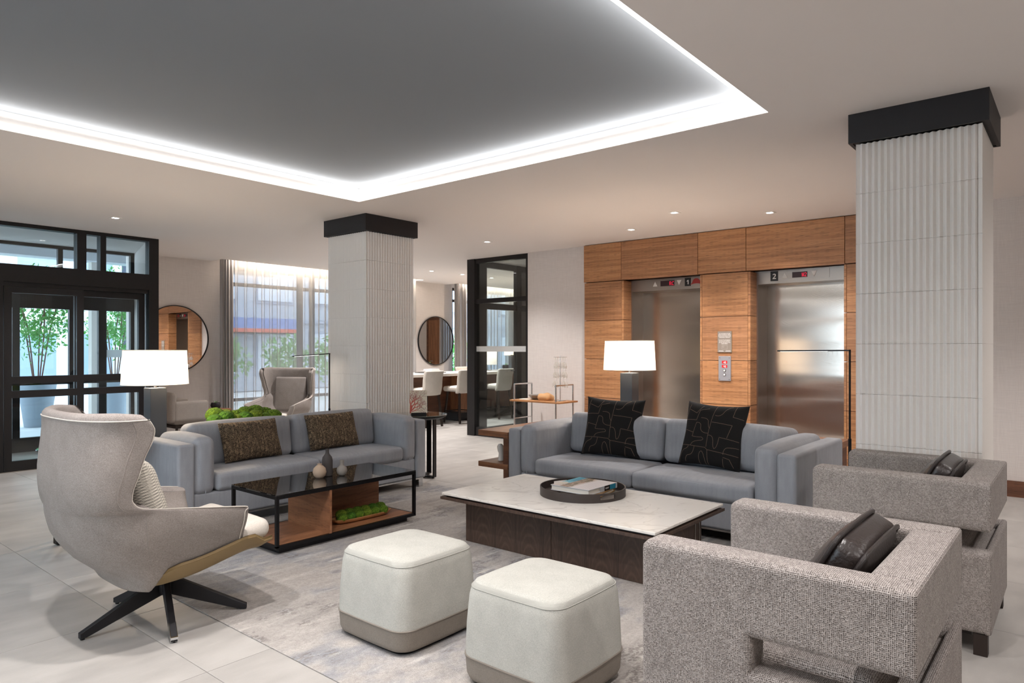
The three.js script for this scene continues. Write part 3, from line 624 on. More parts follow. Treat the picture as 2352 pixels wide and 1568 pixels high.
// ---------------------------------------------------------------- recessed downlights
function downlight(u, v, I, label, y = H, ang = 1.05, pen = 0.6) {
  const t = thing('downlight', label, 'downlight', [u, v, y], 0, 'recessed ceiling downlights');
  const ring = new THREE.RingGeometry(0.034, 0.062, 4, 1); ring.rotateX(Math.PI / 2); ring.rotateY(Math.PI / 4); ring.translate(0, -0.003, 0);
  part('trim', [bx(0.1, 0.004, 0.02, 0, -0.002, 0.042), bx(0.1, 0.004, 0.02, 0, -0.002, -0.042), bx(0.02, 0.004, 0.064, 0.042, -0.002, 0), bx(0.02, 0.004, 0.064, -0.042, -0.002, 0)], M.white, t);
  part('lens', cyl(0.034, 0.034, 0.003, 0, -0.0035, 0, 24), M.downLens, t);
  spot(u, y - 0.012, v, WARM, I, ang, pen, 2.2);
}
const DI = 13;
downlight(2.997, 8.165, DI * 1.3, 'lit ceiling downlight in front of the entrance doors');
downlight(6.869, 6.157, DI, 'lit ceiling downlight right of the far fluted column');
downlight(7.277, 4.19, DI, 'lit ceiling downlight before the left lift');
downlight(6.659, 3.317, DI, 'lit ceiling downlight left of two, nearest the ceiling tray');
downlight(7.303, 2.543, DI, 'lit ceiling downlight before the right lift');
downlight(8.794, 9.267, DI, 'lit ceiling downlight over the left bar stool');
downlight(9.592, 9.243, DI, 'lit ceiling downlight over the middle bar stool');
downlight(10.445, 9.244, DI, 'lit ceiling downlight seen through the glass partition');
downlight(6.2, 8.3, DI * 1.5, 'lit ceiling downlight hidden behind the far fluted column');
downlight(7.2, 8.9, DI * 1.3, 'lit ceiling downlight between far column and curtain');
downlight(6.4, -0.7, DI, 'lit ceiling downlight behind the near fluted column');
// in the tray and behind the camera, above the seating
for (const [u, v, k] of [[0.75, 3.1, 0.9], [2.0, 1.95, 0.42], [1.45, 2.65, 0.95], [-0.6, 3.6, 0.7]]) downlight(u, v, DI * k, 'ceiling downlight in the tray above the camera', H + COVE.lift, 1.1, 0.6);
for (const [u, v] of [[0.7, 0.7], [2.3, 0.7], [-1.2, 0.7], [1.0, -1.2], [2.8, -1.2], [5.2, -1.0]]) downlight(u, v, DI * 0.55, 'ceiling downlight behind the camera', H, 1.3, 0.7);

// ---------------------------------------------------------------- sofas
function sofa(name, label, at, turn, L, D) {
  const t = thing(name, label, 'sofa', at, turn, 'grey velvet sofas');
  const x1 = L / 2, z1 = D / 2, arm = 0.13, pw = 0.165, seatD = Math.min(0.58, D - 0.26), innerX = x1 - arm - pw, backT = 0.1;
  for (const sgn of [-1, 1]) {
    const a = part('arm', soft(arm, 0.585, D, 0.022, { puff: [0.004, 0.006, 0.004], at: [sgn * (x1 - arm / 2), 0.1 + 0.2925, 0] }), M.velvet, t);
    part('piping', [tube([[sgn * (x1 - 0.012), 0.12, z1 - 0.012], [sgn * (x1 - 0.012), 0.4, z1 - 0.011], [sgn * (x1 - 0.012), 0.665, z1 - 0.012]], 0.003), tube([[sgn * (x1 - 0.01), 0.672, z1 - 0.02], [sgn * (x1 - 0.008), 0.676, 0], [sgn * (x1 - 0.01), 0.672, -z1 + 0.02]], 0.003)], M.piping, a);
    const p = part('arm_cushion', soft(pw, 0.43, D - backT - 0.02, 0.05, { puff: [0.018, 0.02, 0.012], n: 10, at: [sgn * (x1 - arm - pw / 2 + 0.004), 0.29 + 0.215, 0.005 + backT / 2] }), M.velvet, t);
    const px = sgn * (x1 - arm - pw / 2), pz = z1 - backT / 2 + 0.048;
    part('seam', tube([[px, 0.3, pz - 0.006], [px, 0.4, pz + 0.004], [px, 0.6, pz + 0.004], [px, 0.69, pz - 0.012]], 0.0025), M.piping, p);
  }
  part('base', soft(L - 2 * arm, 0.2, D - 0.02, 0.018, { n: 2, at: [0, 0.2, -0.01] }), M.velvet, t);
  part('back', soft(L - 2 * arm, 0.57, backT, 0.025, { n: 4, at: [0, 0.1 + 0.285, -z1 + backT / 2] }), M.velvet, t);
  const cw = innerX - 0.004;
  for (const sgn of [-1, 1]) {
    const c = part('seat_cushion', soft(cw, 0.135, seatD, 0.036, { puff: [0.004, 0.02, 0.012], n: 12, at: [sgn * (cw / 2 + 0.002), 0.3675, z1 - seatD / 2 + 0.005] }), M.velvet, t);
    part('seam', tube([[sgn * 0.03, 0.41, z1 - 0.004], [sgn * cw / 2, 0.416, z1 + 0.008], [sgn * (cw - 0.03), 0.41, z1 - 0.004]], 0.002), M.piping, c);
    const bh = 0.36, bt = Math.max(0.16, D - seatD - backT + 0.04), g = soft(cw - 0.004, bh, bt, 0.055, { puff: [0.004, 0.012, 0.03], n: 10 });
    rot(g, -0.13); mv(g, sgn * (cw / 2 + 0.004), 0.42 + bh / 2, -z1 + backT + bt / 2 + 0.01);
    part('back_cushion', g, M.velvet, t);
  }
  part('rail', [bx(L - 0.04, 0.014, 0.014, 0, 0.092, z1 - 0.03), bx(0.014, 0.014, D - 0.06, x1 - 0.03, 0.092, 0), bx(0.014, 0.014, D - 0.06, -x1 + 0.03, 0.092, 0)], M.chrome, t);
  for (const [a, b] of [[-1, 1], [1, 1], [-1, -1], [1, -1]]) part('leg', bx(0.05, 0.086, 0.05, a * (x1 - 0.05), 0.043, b * (z1 - 0.05)), M.chrome, t);
  part('underside', bx(L - 0.1, 0.01, D - 0.1, 0, 0.1, 0), M.black, t);
  return t;
}
sofa('grey_sofa', 'long grey velvet sofa with two brown woven cushions, before the far fluted column', [3.54, 5.49, 0], 0, 2.48, 0.75);
sofa('grey_sofa', 'grey velvet sofa with two black square cushions facing the marble table', [5.3, 2.725, 0], -Math.PI / 2, 2.51, 1.16);

// cushions on the sofas
function pillow(label, cat, w, h, th, mat, [u, v, y], turn, lean, group, o = {}) {
  const t = thing('throw_pillow', label, cat, [u, v, y], turn, group);
  const g = pillowGeo(w, h, th, o); if (o.roll) g.rotateZ(o.roll); g.rotateX(-lean); g.translate(0, h / 2 * Math.cos(lean) + th * 0.14, 0);
  part('cover', g, mat, t);
  return t;
}
pillow('brown woven lumbar cushion at the left end of the long sofa', 'cushion', 0.56, 0.34, 0.15, M.wovenBrown, [3.09, 5.49, 0.435], 0.1, 0.32, 'brown woven cushions', { pinch: 0.05, seed: 1, wrinkle: 0.006 });
pillow('brown woven lumbar cushion on the right seat of the long sofa', 'cushion', 0.56, 0.34, 0.15, M.wovenBrown, [3.94, 5.52, 0.435], 0.02, 0.32, 'brown woven cushions', { pinch: 0.05, seed: 2, wrinkle: 0.006 });
const lineTex = print(1024, 1024, (c, w) => {
  c.fillStyle = '#0b090a'; c.fillRect(0, 0, w, w); c.strokeStyle = '#85705f'; c.lineWidth = 5; c.lineJoin = 'round';
  const S = (pts, r) => { c.beginPath(); pts.forEach(([x, y], i) => (i ? c.lineTo(x * w, y * w) : c.moveTo(x * w, y * w))); c.stroke(); };
  const Q = (a) => { c.beginPath(); c.moveTo(a[0] * w, a[1] * w); for (let i = 2; i < a.length; i += 4) c.quadraticCurveTo(a[i] * w, a[i + 1] * w, a[i + 2] * w, a[i + 3] * w); c.stroke(); };
  S([[0.02, 0.3], [0.27, 0.3], [0.3, 0.14], [0.44, 0.1]]); S([[0.1, 0.05], [0.06, 0.3]]); S([[0.1, 0.13], [0.25, 0.19], [0.33, 0.06]]); S([[0.55, 0.02], [0.5, 0.45], [0.5, 0.7]]);
  Q([0.56, 0.2, 0.64, 0.22, 0.68, 0.16, 0.72, 0.06, 0.8, 0.04]); S([[0.86, 0.02], [0.84, 0.2], [0.98, 0.22]]); S([[0.53, 0.31], [0.85, 0.33], [0.8, 0.53]]); S([[0.28, 0.34], [0.24, 0.56]]);
  Q([0.28, 0.34, 0.36, 0.33, 0.36, 0.4, 0.36, 0.5, 0.5, 0.49]); Q([0.34, 0.26, 0.47, 0.25, 0.47, 0.32, 0.48, 0.4, 0.51, 0.41]); Q([0.24, 0.56, 0.34, 0.57, 0.4, 0.56, 0.46, 0.59, 0.4, 0.61, 0.24, 0.63, 0.24, 0.7]);
  S([[0.09, 0.46], [0.25, 0.5]]); S([[0.09, 0.46], [0.05, 0.7]]); Q([0.5, 0.52, 0.58, 0.5, 0.6, 0.6, 0.61, 0.7, 0.63, 0.71, 0.68, 0.7, 0.68, 0.54]); S([[0.68, 0.53], [0.96, 0.56]]);
  S([[0.0, 0.7], [0.48, 0.71], [0.52, 0.74], [0.98, 0.78]]); Q([0.04, 0.98, 0.06, 0.78, 0.16, 0.76, 0.2, 0.74, 0.2, 0.71]); Q([0.16, 0.95, 0.16, 0.86, 0.22, 0.85, 0.3, 0.84, 0.3, 0.71]); Q([0.4, 0.96, 0.37, 0.78, 0.43, 0.77, 0.48, 0.8, 0.5, 0.96]); S([[0.52, 0.74], [0.54, 0.99]]);
  Q([0.78, 0.78, 0.78, 0.68, 0.84, 0.67, 0.9, 0.66, 0.97, 0.66]); S([[0.78, 0.82], [0.88, 0.84], [0.94, 0.95]]); S([[0.78, 0.84], [0.78, 0.97]]);
});
lineTex.flipY = true; lineTex.repeat.set(1 / 0.52, 1 / 0.52);
M.linePillow = phys({ map: lineTex, roughness: 0.9, sheen: 0.15, sheenRoughness: 0.4, sheenColor: new THREE.Color(0.3, 0.28, 0.28) });
pillow('black square cushion with outline pattern, on the left seat of the lift-side sofa', 'cushion', 0.53, 0.53, 0.17, M.linePillow, [5.24, 3.2, 0.425], -Math.PI / 2 + 0.3, 0.3, 'black patterned cushions', { seed: 3, pinch: 0.09, roll: -0.04 });
pillow('black square cushion with outline pattern, on the right seat of the lift-side sofa', 'cushion', 0.53, 0.53, 0.17, M.linePillow, [5.26, 2.28, 0.425], -Math.PI / 2 - 0.05, 0.3, 'black patterned cushions', { seed: 5, pinch: 0.09, roll: -0.03 });

// ---------------------------------------------------------------- wing chairs
function wingChair(label, at, turn) {
  const t = thing('wing_chair', label, 'armchair', at, turn, 'grey wool wing chairs');
  const bottomY = table([[-0.45, 0.265], [-0.2, 0.27], [-0.04, 0.355], [0.34, 0.4]]);
  const rows = [];
  const NL = 9; for (let j = 0; j <= NL; j++) rows.push({ t: j / NL });
  for (const y of [0.664, 0.675, 0.69, 0.72, 0.77, 0.84, 0.91, 0.98, 1.03, 1.06, 1.075]) rows.push({ y });
  const zf = table([[0.664, -0.13], [0.675, -0.185], [0.69, -0.215], [0.72, -0.235], [0.77, -0.23], [0.9, -0.19], [1.0, -0.155], [1.04, -0.15], [1.075, -0.175]]);
  const halfW = table([[0.3, 0.315], [0.42, 0.36], [0.6, 0.395], [0.72, 0.4], [0.9, 0.42], [1.075, 0.435]]);
  const zBack = table([[0.28, -0.2], [0.36, -0.31], [0.48, -0.39], [0.62, -0.43], [0.8, -0.445], [1.075, -0.425]]);
  const C = 44, grid = rows.map((r) => {
    const row = [];
    for (let i = 0; i <= C; i++) {
      const s = -1 + 2 * i / C, a = Math.abs(s), sg = Math.sign(s) || 1;
      const yy = r.y ?? lerp(0.38, 0.62, r.t), w = halfW(yy), zb = zBack(yy), f = r.y ? zf(r.y) : 0.305, zc = Math.min(-0.08, f - 0.01);
      let x, z;
      if (a < 0.62) { const th = a / 0.62 * Math.PI / 2; x = w * Math.pow(Math.sin(th), 0.72); z = zc - (zc - zb) * Math.pow(Math.cos(th), 0.8); } else { const q = (a - 0.62) / 0.38; x = w - 0.012 * q; z = lerp(zc, f, q); }
      let y = r.y ?? lerp(bottomY(z), lerp(0.655, 0.6, clamp((z + 0.2) / 0.5)), r.t);
      if (!r.y) { const k = lerp(0.84, 1, sm(0, 0.6, r.t)); x = x * lerp(k, 1, clamp((z + 0.3) / 0.6) * 0.6); const tuck = (1 - sm(0, 0.7, r.t)) * clamp((-0.02 - z) / 0.3); z += 0.12 * tuck; }
      row.push(new THREE.Vector3(-sg * x, y, z));
    }
    return row;
  });
  const shell = part('shell', thickShell(grid, 0.068, 6), M.wool, t);
  // piping along the outer edge of wings and arms
  const edge = [], last = grid.length - 1;
  for (let i = C; i >= 0; i -= 2) edge.push(grid[last][i].clone().add(new THREE.Vector3(0, 0.004, 0)).toArray());
  part('piping', tube(edge, 0.003), M.woolPale, shell);
  for (const c of [0, C]) part('piping', tube(grid.slice(1).map((r) => r[c].clone().multiply(new THREE.Vector3(1.006, 1, 1)).toArray()), 0.003), M.woolPale, shell);
  part('seam', tube(grid.map((r) => r[C / 2 + 12].clone().multiplyScalar(1.0005).toArray()), 0.0012), M.greyFabric, shell);
  // seat, underside pan, column, star base
  const seat = soft(0.62, 0.11, 0.68, 0.05, { puff: [0, 0.02, 0.015], n: 10, warp: (s) => { s.x *= lerp(0.5, 1, sm(-0.4, 0.0, s.z)); } }); rot(seat, -0.19); mv(seat, 0, 0.385, 0.165); part('seat', seat, M.woolPale, t);
  const backPad = soft(0.5, 0.5, 0.06, 0.029, { puff: [0, 0, 0.02], n: 8 }); rot(backPad, -0.08); mv(backPad, 0, 0.72, -0.315); part('back_pad', backPad, M.wool, t);
  const panY = table([[-0.26, 0.3], [-0.13, 0.242], [0.0, 0.255], [0.44, 0.328], [0.5, 0.355]]), panW = table([[-0.16, 0.2], [-0.02, 0.335], [0.3, 0.352], [0.5, 0.325]]), pan = []; for (let j = 0; j <= 12; j++) { const q = j / 12, z = lerp(-0.15, 0.5, q), row = [], by = panY(z), wz = panW(z); for (let i = 0; i <= 16; i++) { const x = -1 + 2 * i / 16; row.push(new THREE.Vector3(-x * wz * (1 + 0.0 * q), by + 0.105 * Math.pow(Math.abs(x), 7) * sm(-0.2, 0, z) * (1 - 0.7 * sm(0.36, 0.5, z)), z)); } pan.push(row); }
  part('pan', thickShell(pan, -0.02, 4), M.bronze, t);
  part('hub', cyl(0.04, 0.05, 0.15, 0.05, 0.12, 0.1), M.blackMetal, t);
  for (let k = 0; k < 4; k++) {
    const a = ([104, 180, 252, 322][k] - 90) * Math.PI / 180, X0 = 0.05, Z0 = 0.1, dir = [Math.cos(a), -Math.sin(a)];
    const sh = new THREE.Shape(); sh.moveTo(0.0, 0.2); sh.lineTo(0.05, 0.2); sh.lineTo(0.4, 0.032); sh.lineTo(0.4, 0.01); sh.lineTo(0.375, 0.01); sh.lineTo(0.0, 0.125);
    const g = extrude(sh, 0.026, 0.002, 1); g.translate(0, 0, -0.013); g.rotateY(Math.PI / 2); // along -z
    g.rotateY(Math.atan2(-dir[0], -dir[1])); g.translate(X0, 0, Z0);
    const leg = part('leg', g, M.black, t);
    const pad = cyl(0.01, 0.01, 0.011, 0.388 * dir[0] + X0, 0, 0.388 * dir[1] + Z0, 16); part('glide', pad, M.blackMetal, leg);
    if (k === 2) { const tip = flatBar([0.31 * dir[0] + X0, 0.058, 0.31 * dir[1] + Z0], [0.402 * dir[0] + X0, 0.016, 0.402 * dir[1] + Z0], 0.032, 0.03); part('chrome_tip', tip, M.chrome, leg); }
  }
  return t;
}
const wing = wingChair('near grey wool wing chair on a black four-star base, seen from behind', [1.5, 3.65, 0], Math.PI / 2);
copyOf(wing, 'wing_chair', 'pale grey wing chair before the sheer curtain, beyond the long sofa', [5.55, 9.05, 0], -1.05, 'grey wool wing chairs');
M.knit = std({ map: dataTex(512, 512, [0.42, 0.42], (X, Y) => {
  const col = Math.floor(X * 5), row = Math.floor(Y * 5), rib = 0.8 + 0.2 * Math.sin(Y * 2 * Math.PI * 30) * Math.sin(X * 2 * Math.PI * 15), grey = (col === 1 || col === 3) && (row + (col === 3 ? 1 : 0)) % 2 === 0;
  return (grey ? [150, 141, 132] : [226, 218, 204]).map((c) => c * rib);
}), roughness: 1, bumpMap: weaveBump.clone(), bumpScale: 0.003 });
M.knit.bumpMap.repeat.set(3, 3);
pillow('cream and grey knitted cushion in the near wing chair', 'cushion', 0.46, 0.44, 0.17, M.knit, [1.42, 3.62, 0.43], Math.PI / 2, 0.3, undefined, { seed: 8 });

// ---------------------------------------------------------------- tweed cube armchairs
function tweedChair(label, at) {
  const t = thing('tweed_armchair', label, 'armchair', at, Math.PI, 'grey tweed cube armchairs');
  const w = 0.84, d = 0.77, top = 0.79, arm = 0.125, z0 = -d / 2, z1 = d / 2, lo = 0.1, s0 = 0.47, s1 = 0.565, sl = 0.03;
  for (const sg of [-1, 1]) {
    const sh = new THREE.Shape(), r = 0.008, B = 0.024; // side panel in (z, y): a C open to the back
    const P = [[z0 + B, lo + B], [z1 - B, lo + B], [z1 - B, top - B], [z0 + B, top - B], [z0 + B, s1 + B], [sl + B, s1 + B], [sl + B, s0 - B], [z0 + B, s0 - B]];
    P.forEach(([a, b], i) => { const [pa, pb] = P[(i + 7) % 8], [na, nb] = P[(i + 1) % 8], f = (x, y) => { const l = Math.hypot(x - a, y - b); return [a + (x - a) / l * r, b + (y - b) / l * r]; }; const A = f(pa, pb), E = f(na, nb); if (i === 0) sh.moveTo(...A); else sh.lineTo(...A); sh.quadraticCurveTo(a, b, ...E); });
    // round the outer edges by a real bevel that keeps the outline
    const g2 = new THREE.ExtrudeGeometry(sh, { depth: arm - 2 * B, bevelEnabled: true, bevelSize: B, bevelThickness: B, bevelSegments: 4, curveSegments: 3 });
    g2.translate(0, 0, -(arm - 2 * B) / 2); g2.rotateY(-Math.PI / 2); g2.translate(sg * (w / 2 - arm / 2), 0, 0);
    const n = g2.index ? g2.toNonIndexed() : g2; n.deleteAttribute('uv'); n.setAttribute('uv', new THREE.BufferAttribute(new Float32Array(n.attributes.position.count * 2), 2));
    part('arm', metreUV(smoothCreased(n), [sg * 0.13, 0]), M.tweed, t);
  }
  const back = soft(w - 2 * arm + 0.02, top - s1, 0.13, 0.022, { n: 3, at: [0, (top + s1) / 2, z0 + 0.065], warp: (s, h) => { if (s.z > 0) s.z += 0.06 * clamp((h[1] - s.y) / (2 * h[1])); } });
  part('back', back, M.tweed, t);
  // the outer skin of the back closes the corners behind the arms
  part('back_panel', soft(w - 0.006, top - s1 - 0.004, 0.03, 0.012, { n: 3, at: [0, (top + s1) / 2, z0 + 0.013] }), M.tweed, t);
  part('base', soft(w - 2 * arm + 0.02, 0.34, d - 0.03, 0.02, { n: 3, at: [0, lo + 0.17, -0.005] }), M.tweed, t);
  part('base_back', soft(w - 0.006, s0 - lo, 0.03, 0.012, { n: 3, at: [0, (s0 + lo) / 2, z0 + 0.013] }), M.tweed, t);
  part('seat_cushion', soft(w - 2 * arm - 0.006, 0.13, d - 0.12, 0.04, { puff: [0, 0.02, 0.008], n: 8, at: [0, 0.42, 0.05] }), M.tweed, t);
  for (const [a, b] of [[-1, -1], [1, -1], [-1, 1], [1, 1]]) part('leg', cbox(0.055, 0.1, 0.055, a * (w / 2 - 0.04), 0.05, b * (d / 2 - 0.04), 0.002), M.walnutBlack, t);
  part('skirt', bx(w - 0.16, 0.04, d - 0.16, 0, 0.085, 0), M.walnutBlack, t);
  return t;
}
function smoothCreased(g, cos = 0.6) {                  // smooth across shallow edges only
  const p = g.attributes.position, fn = [], map = new Map(), a = new THREE.Vector3(), b = new THREE.Vector3(), c = new THREE.Vector3();
  for (let i = 0; i < p.count; i += 3) {
    a.fromBufferAttribute(p, i); b.fromBufferAttribute(p, i + 1).sub(a); c.fromBufferAttribute(p, i + 2).sub(a); const n = b.clone().cross(c); fn.push(n);
    for (let k = 0; k < 3; k++) { const key = [p.getX(i + k), p.getY(i + k), p.getZ(i + k)].map((x) => Math.round(x * 1e4)).join('_'); (map.get(key) || map.set(key, []).get(key)).push(i / 3); }
  }
  const out = new Float32Array(p.count * 3);
  for (let i = 0; i < p.count; i++) {
    const key = [p.getX(i), p.getY(i), p.getZ(i)].map((x) => Math.round(x * 1e4)).join('_'), f = fn[Math.floor(i / 3)], s = new THREE.Vector3(), fl = f.clone().normalize();
    for (const j of map.get(key)) if (fn[j].clone().normalize().dot(fl) > cos) s.add(fn[j]);
    s.normalize(); out.set([s.x, s.y, s.z], i * 3);
  }
  g.setAttribute('normal', new THREE.BufferAttribute(out, 3));
  return g;
}
M.walnutBlack = hex('#2a1f1a', 0.5);
tweedChair('nearest grey tweed cube armchair, in the lower right corner', [2.37, 0.705, 0]);
tweedChair('grey tweed cube armchair beside the fluted column, behind the nearest one', [4.17, 0.705, 0]);
function leatherCushion(label, at, turn) {
  const t = thing('leather_cushion', label, 'cushion', at, turn, 'dark leather box cushions');
  const W = 0.46, h = 0.4, th = 0.11, lean = 0.5, R = (g) => { g.rotateX(-lean); g.translate(0, 0.2, 0); return g; };
  part('cover', R(soft(W, h, th, 0.035, { puff: [0.012, 0.016, 0.035], n: 10 })), M.leather, t);
  for (const s of [-1, 1]) { const z = s * (th / 2 - 0.012), a = W / 2 + 0.004, b = h / 2 + 0.004, q = 0.035; part('piping', R(tube([[-a + q, -b, z], [0, -b - 0.008, z], [a - q, -b, z], [a, -b + q, z], [a + 0.006, 0, z], [a, b - q, z], [a - q, b, z], [0, b + 0.01, z], [-a + q, b, z], [-a, b - q, z], [-a - 0.006, 0, z], [-a, -b + q, z]], 0.008, true, 120, 8)), M.leather, t); }
}
leatherCushion('dark brown leather box cushion in the nearest tweed armchair', [2.42, 0.62, 0.44], Math.PI);
leatherCushion('dark brown leather box cushion in the tweed armchair by the column', [4.2, 0.62, 0.44], Math.PI);

// ---------------------------------------------------------------- ottomans
function ottoman(label, at) {
  const t = thing('ottoman', label, 'ottoman', at, 0, 'cream square ottomans');
  const w = 0.52;
  const body = roundPrism(w, w, 0.085, [[0.116, 1.0], [0.13, 1.0], [0.25, 0.985], [0.36, 0.955], [0.4, 0.925], [0.418, 0.88], [0.426, 0.8], [0.432, 0.5], [0.434, 0.0]]);
  part('cover', body, M.ottoman, t);
  part('base', roundPrism(w, w, 0.085, [[0.012, 0.0], [0.012, 0.9], [0.02, 0.955], [0.04, 0.985], [0.114, 1.004], [0.12, 1.0], [0.12, 0.9]]), M.ottomanBase, t);
  part('piping', ringTube(w, w, 0.085, 1.004, 0.117, 0.004), M.ottomanBase, t);
  part('seam', ringTube(w, w, 0.085, 0.928, 0.3995, 0.0015), M.ottoman, t);
  part('foot_plate', roundPrism(w * 0.86, w * 0.86, 0.07, [[0.0, 0], [0, 1], [0.013, 1], [0.013, 0]]), M.black, t);
  return t;
}
function outline(w, d, r, k, n = 8) {
  const pts = [], a = w / 2 * k, b = d / 2 * k, q = Math.min(r * (0.5 + 0.5 * k) + 0.0, a, b);
  for (let c = 0; c < 4; c++) for (let i = 0; i <= n; i++) {
    const th = (c + i / n) * Math.PI / 2, cx = (c === 0 || c === 3 ? 1 : -1) * (a - q), cz = (c < 2 ? 1 : -1) * (b - q);
    pts.push([cx + q * Math.cos(th), cz + q * Math.sin(th)]);
  }
  // a few points on each straight side, bowed a little outwards
  const out = [];
  for (let i = 0; i < pts.length; i++) { out.push(pts[i]); if (i % (n + 1) === n) { const m = pts[(i + 1) % pts.length]; for (let j = 1; j < 4; j++) { const x = lerp(pts[i][0], m[0], j / 4), z = lerp(pts[i][1], m[1], j / 4), bow = 1 + 0.012 * Math.sin(j / 4 * Math.PI); out.push([x * bow, z * bow]); } } }
  return out;
}
function roundPrism(w, d, r, prof) {
  const ref = outline(w, d, r, 1), per = [0]; for (let i = 1; i <= ref.length; i++) { const a = ref[i - 1], b = ref[i % ref.length]; per.push(per[i - 1] + Math.hypot(a[0] - b[0], a[1] - b[1])); }
  const grid = prof.map(([y, k]) => { const o = outline(w, d, r, Math.max(k, 0.002)); return [...o, o[0]].map(([x, z]) => new THREE.Vector3(-x, y, z)); });
  const flat = prof.map(([y, k]) => k < 0.9);
  return gridSurface(grid, (i, j, p) => (flat[j] ? [p.x, p.z] : [per[i], p.y]));
}
const ringTube = (w, d, r, k, y, rad) => tube(outline(w, d, r, k).map(([x, z]) => [x, y, z]), rad, true, 160, 6);
ottoman('cream square ottoman farther from the camera, left of two', [2.29, 2.585, RUG]);
ottoman('cream square ottoman nearest the camera, cut off by the lower edge', [2.325, 1.76, RUG]);

// low grey lounge chair by the wall with the large mirror
{
  const t = thing('lounge_chair', 'low grey armchair half hidden by the left lamp, below the large mirror', 'armchair', [4.66, 10.2, 0], Math.PI / 2); t.scale.set(0.85, 1, 0.78);
  part('seat', soft(0.66, 0.14, 0.66, 0.05, { puff: [0, 0.02, 0.02], n: 8, at: [0, 0.37, 0.03] }), M.greyFabric, t);
  for (const s of [-1, 1]) part('arm', soft(0.1, 0.28, 0.62, 0.04, { puff: [0.01, 0.01, 0], n: 6, at: [s * 0.37, 0.5, -0.03] }), M.greyFabric, t);
  part('back', soft(0.8, 0.42, 0.12, 0.05, { puff: [0, 0.01, 0.02], n: 6, at: [0, 0.56, -0.36] }), M.greyFabric, t);
  part('base', soft(0.66, 0.05, 0.6, 0.02, { n: 2, at: [0, 0.28, 0] }), M.walnutBlack, t);
  for (const [a, b] of [[-1, 1], [1, 1], [-1, -1], [1, -1]]) part('leg', flatBar([a * 0.27, 0.27, b * 0.24], [a * 0.33, 0, b * 0.3], 0.035, 0.03, [1, 0, 0]), M.walnutBlack, t);
}

// ---------------------------------------------------------------- tables
{ // marble coffee table
  const u0 = 3.44, u1 = 4.38, v0 = 1.83, v1 = 3.52, w = v1 - v0, d = u1 - u0;   // local x along the length (v), z towards -u
  const t = thing('marble_table', 'white marble coffee table on a dark wood plinth with a round tray', 'coffee table', [(u0 + u1) / 2, (v0 + v1) / 2, RUG], -Math.PI / 2);
  const top = cbox(w, 0.018, d, 0, 0.36, 0, 0.004, [0.2, 0.3]); part('marble_top', top, M.marble, t);
  part('spacer', bx(w - 0.05, 0.012, d - 0.05, 0, 0.345, 0), M.black, t);
  for (const s of [-1, 1]) part('tray_board', cbox(w / 2 + 0.008 - 0.002, 0.018, d + 0.012, s * (w / 4 + 0.005), 0.33, 0, 0.001), M.darkWood, t);
  const bw = 0.77, bd = 0.6;
  for (const s of [-1, 1]) part('plinth', cbox(bw - 0.003, 0.32, bd, s * bw / 2 - 0.0, 0.161, 0.0, 0.002, [s * 0.1, 0]), M.darkWood, t);
  part('trim', [bx(0.006, 0.31, 0.012, bw - 0.0, 0.16, -bd / 2 + 0.1), bx(0.006, 0.31, 0.012, bw, 0.16, -bd / 2 + 0.04)], M.nickel, t);
}
{ // low black metal and walnut table with glass top
  const u0 = 2.52, u1 = 3.77, v0 = 4.155, v1 = 4.75, w = u1 - u0, d = v1 - v0, x = w / 2, z = d / 2, s = 0.022;
  const t = thing('glass_coffee_table', 'low black metal table with smoked glass top and walnut dividers', 'coffee table', [(u0 + u1) / 2, (v0 + v1) / 2, RUG], 0);
  part('glass_top', cbox(w, 0.008, d, 0, 0.404, 0, 0.001), M.smokedGlass, t);
  part('top_frame', [bx(w, s, s, 0, 0.388, z - s / 2), bx(w, s, s, 0, 0.388, -z + s / 2), bx(s, s, d - 2 * s, x - s / 2, 0.388, 0), bx(s, s, d - 2 * s, -x + s / 2, 0.388, 0)], M.blackMetal, t);
  for (const [a, b] of [[-1, -1], [1, -1], [-1, 1], [1, 1]]) part('post', bx(s, 0.325, s, a * (x - s / 2), 0.215, b * (z - s / 2)), M.blackMetal, t);
  part('bottom_frame', [bx(w, s, s, 0, 0.052, z - s / 2), bx(w, s, s, 0, 0.052, -z + s / 2), bx(s, s, d - 2 * s, x - s / 2, 0.052, 0), bx(s, s, d - 2 * s, -x + s / 2, 0.052, 0)], M.blackMetal, t);
  part('shelf', bx(w - 2 * s, 0.02, d - 2 * s, 0, 0.055, 0), M.walnut, t);
  part('divider', bx(0.018, 0.312, d - 0.06, 2.955 - (u0 + u1) / 2, 0.221, 0.028, [0.1, 0.1]), M.walnut, t);
  part('back_board', bx(0.76, 0.312, 0.018, 2.964 + 0.38 - (u0 + u1) / 2, 0.221, -(4.575 - (v0 + v1) / 2), [0.3, 0.2]), M.walnut, t);
  part('plinth', bx(w - 0.1, 0.042, d - 0.1, 0, 0.021, 0), M.black, t);
}
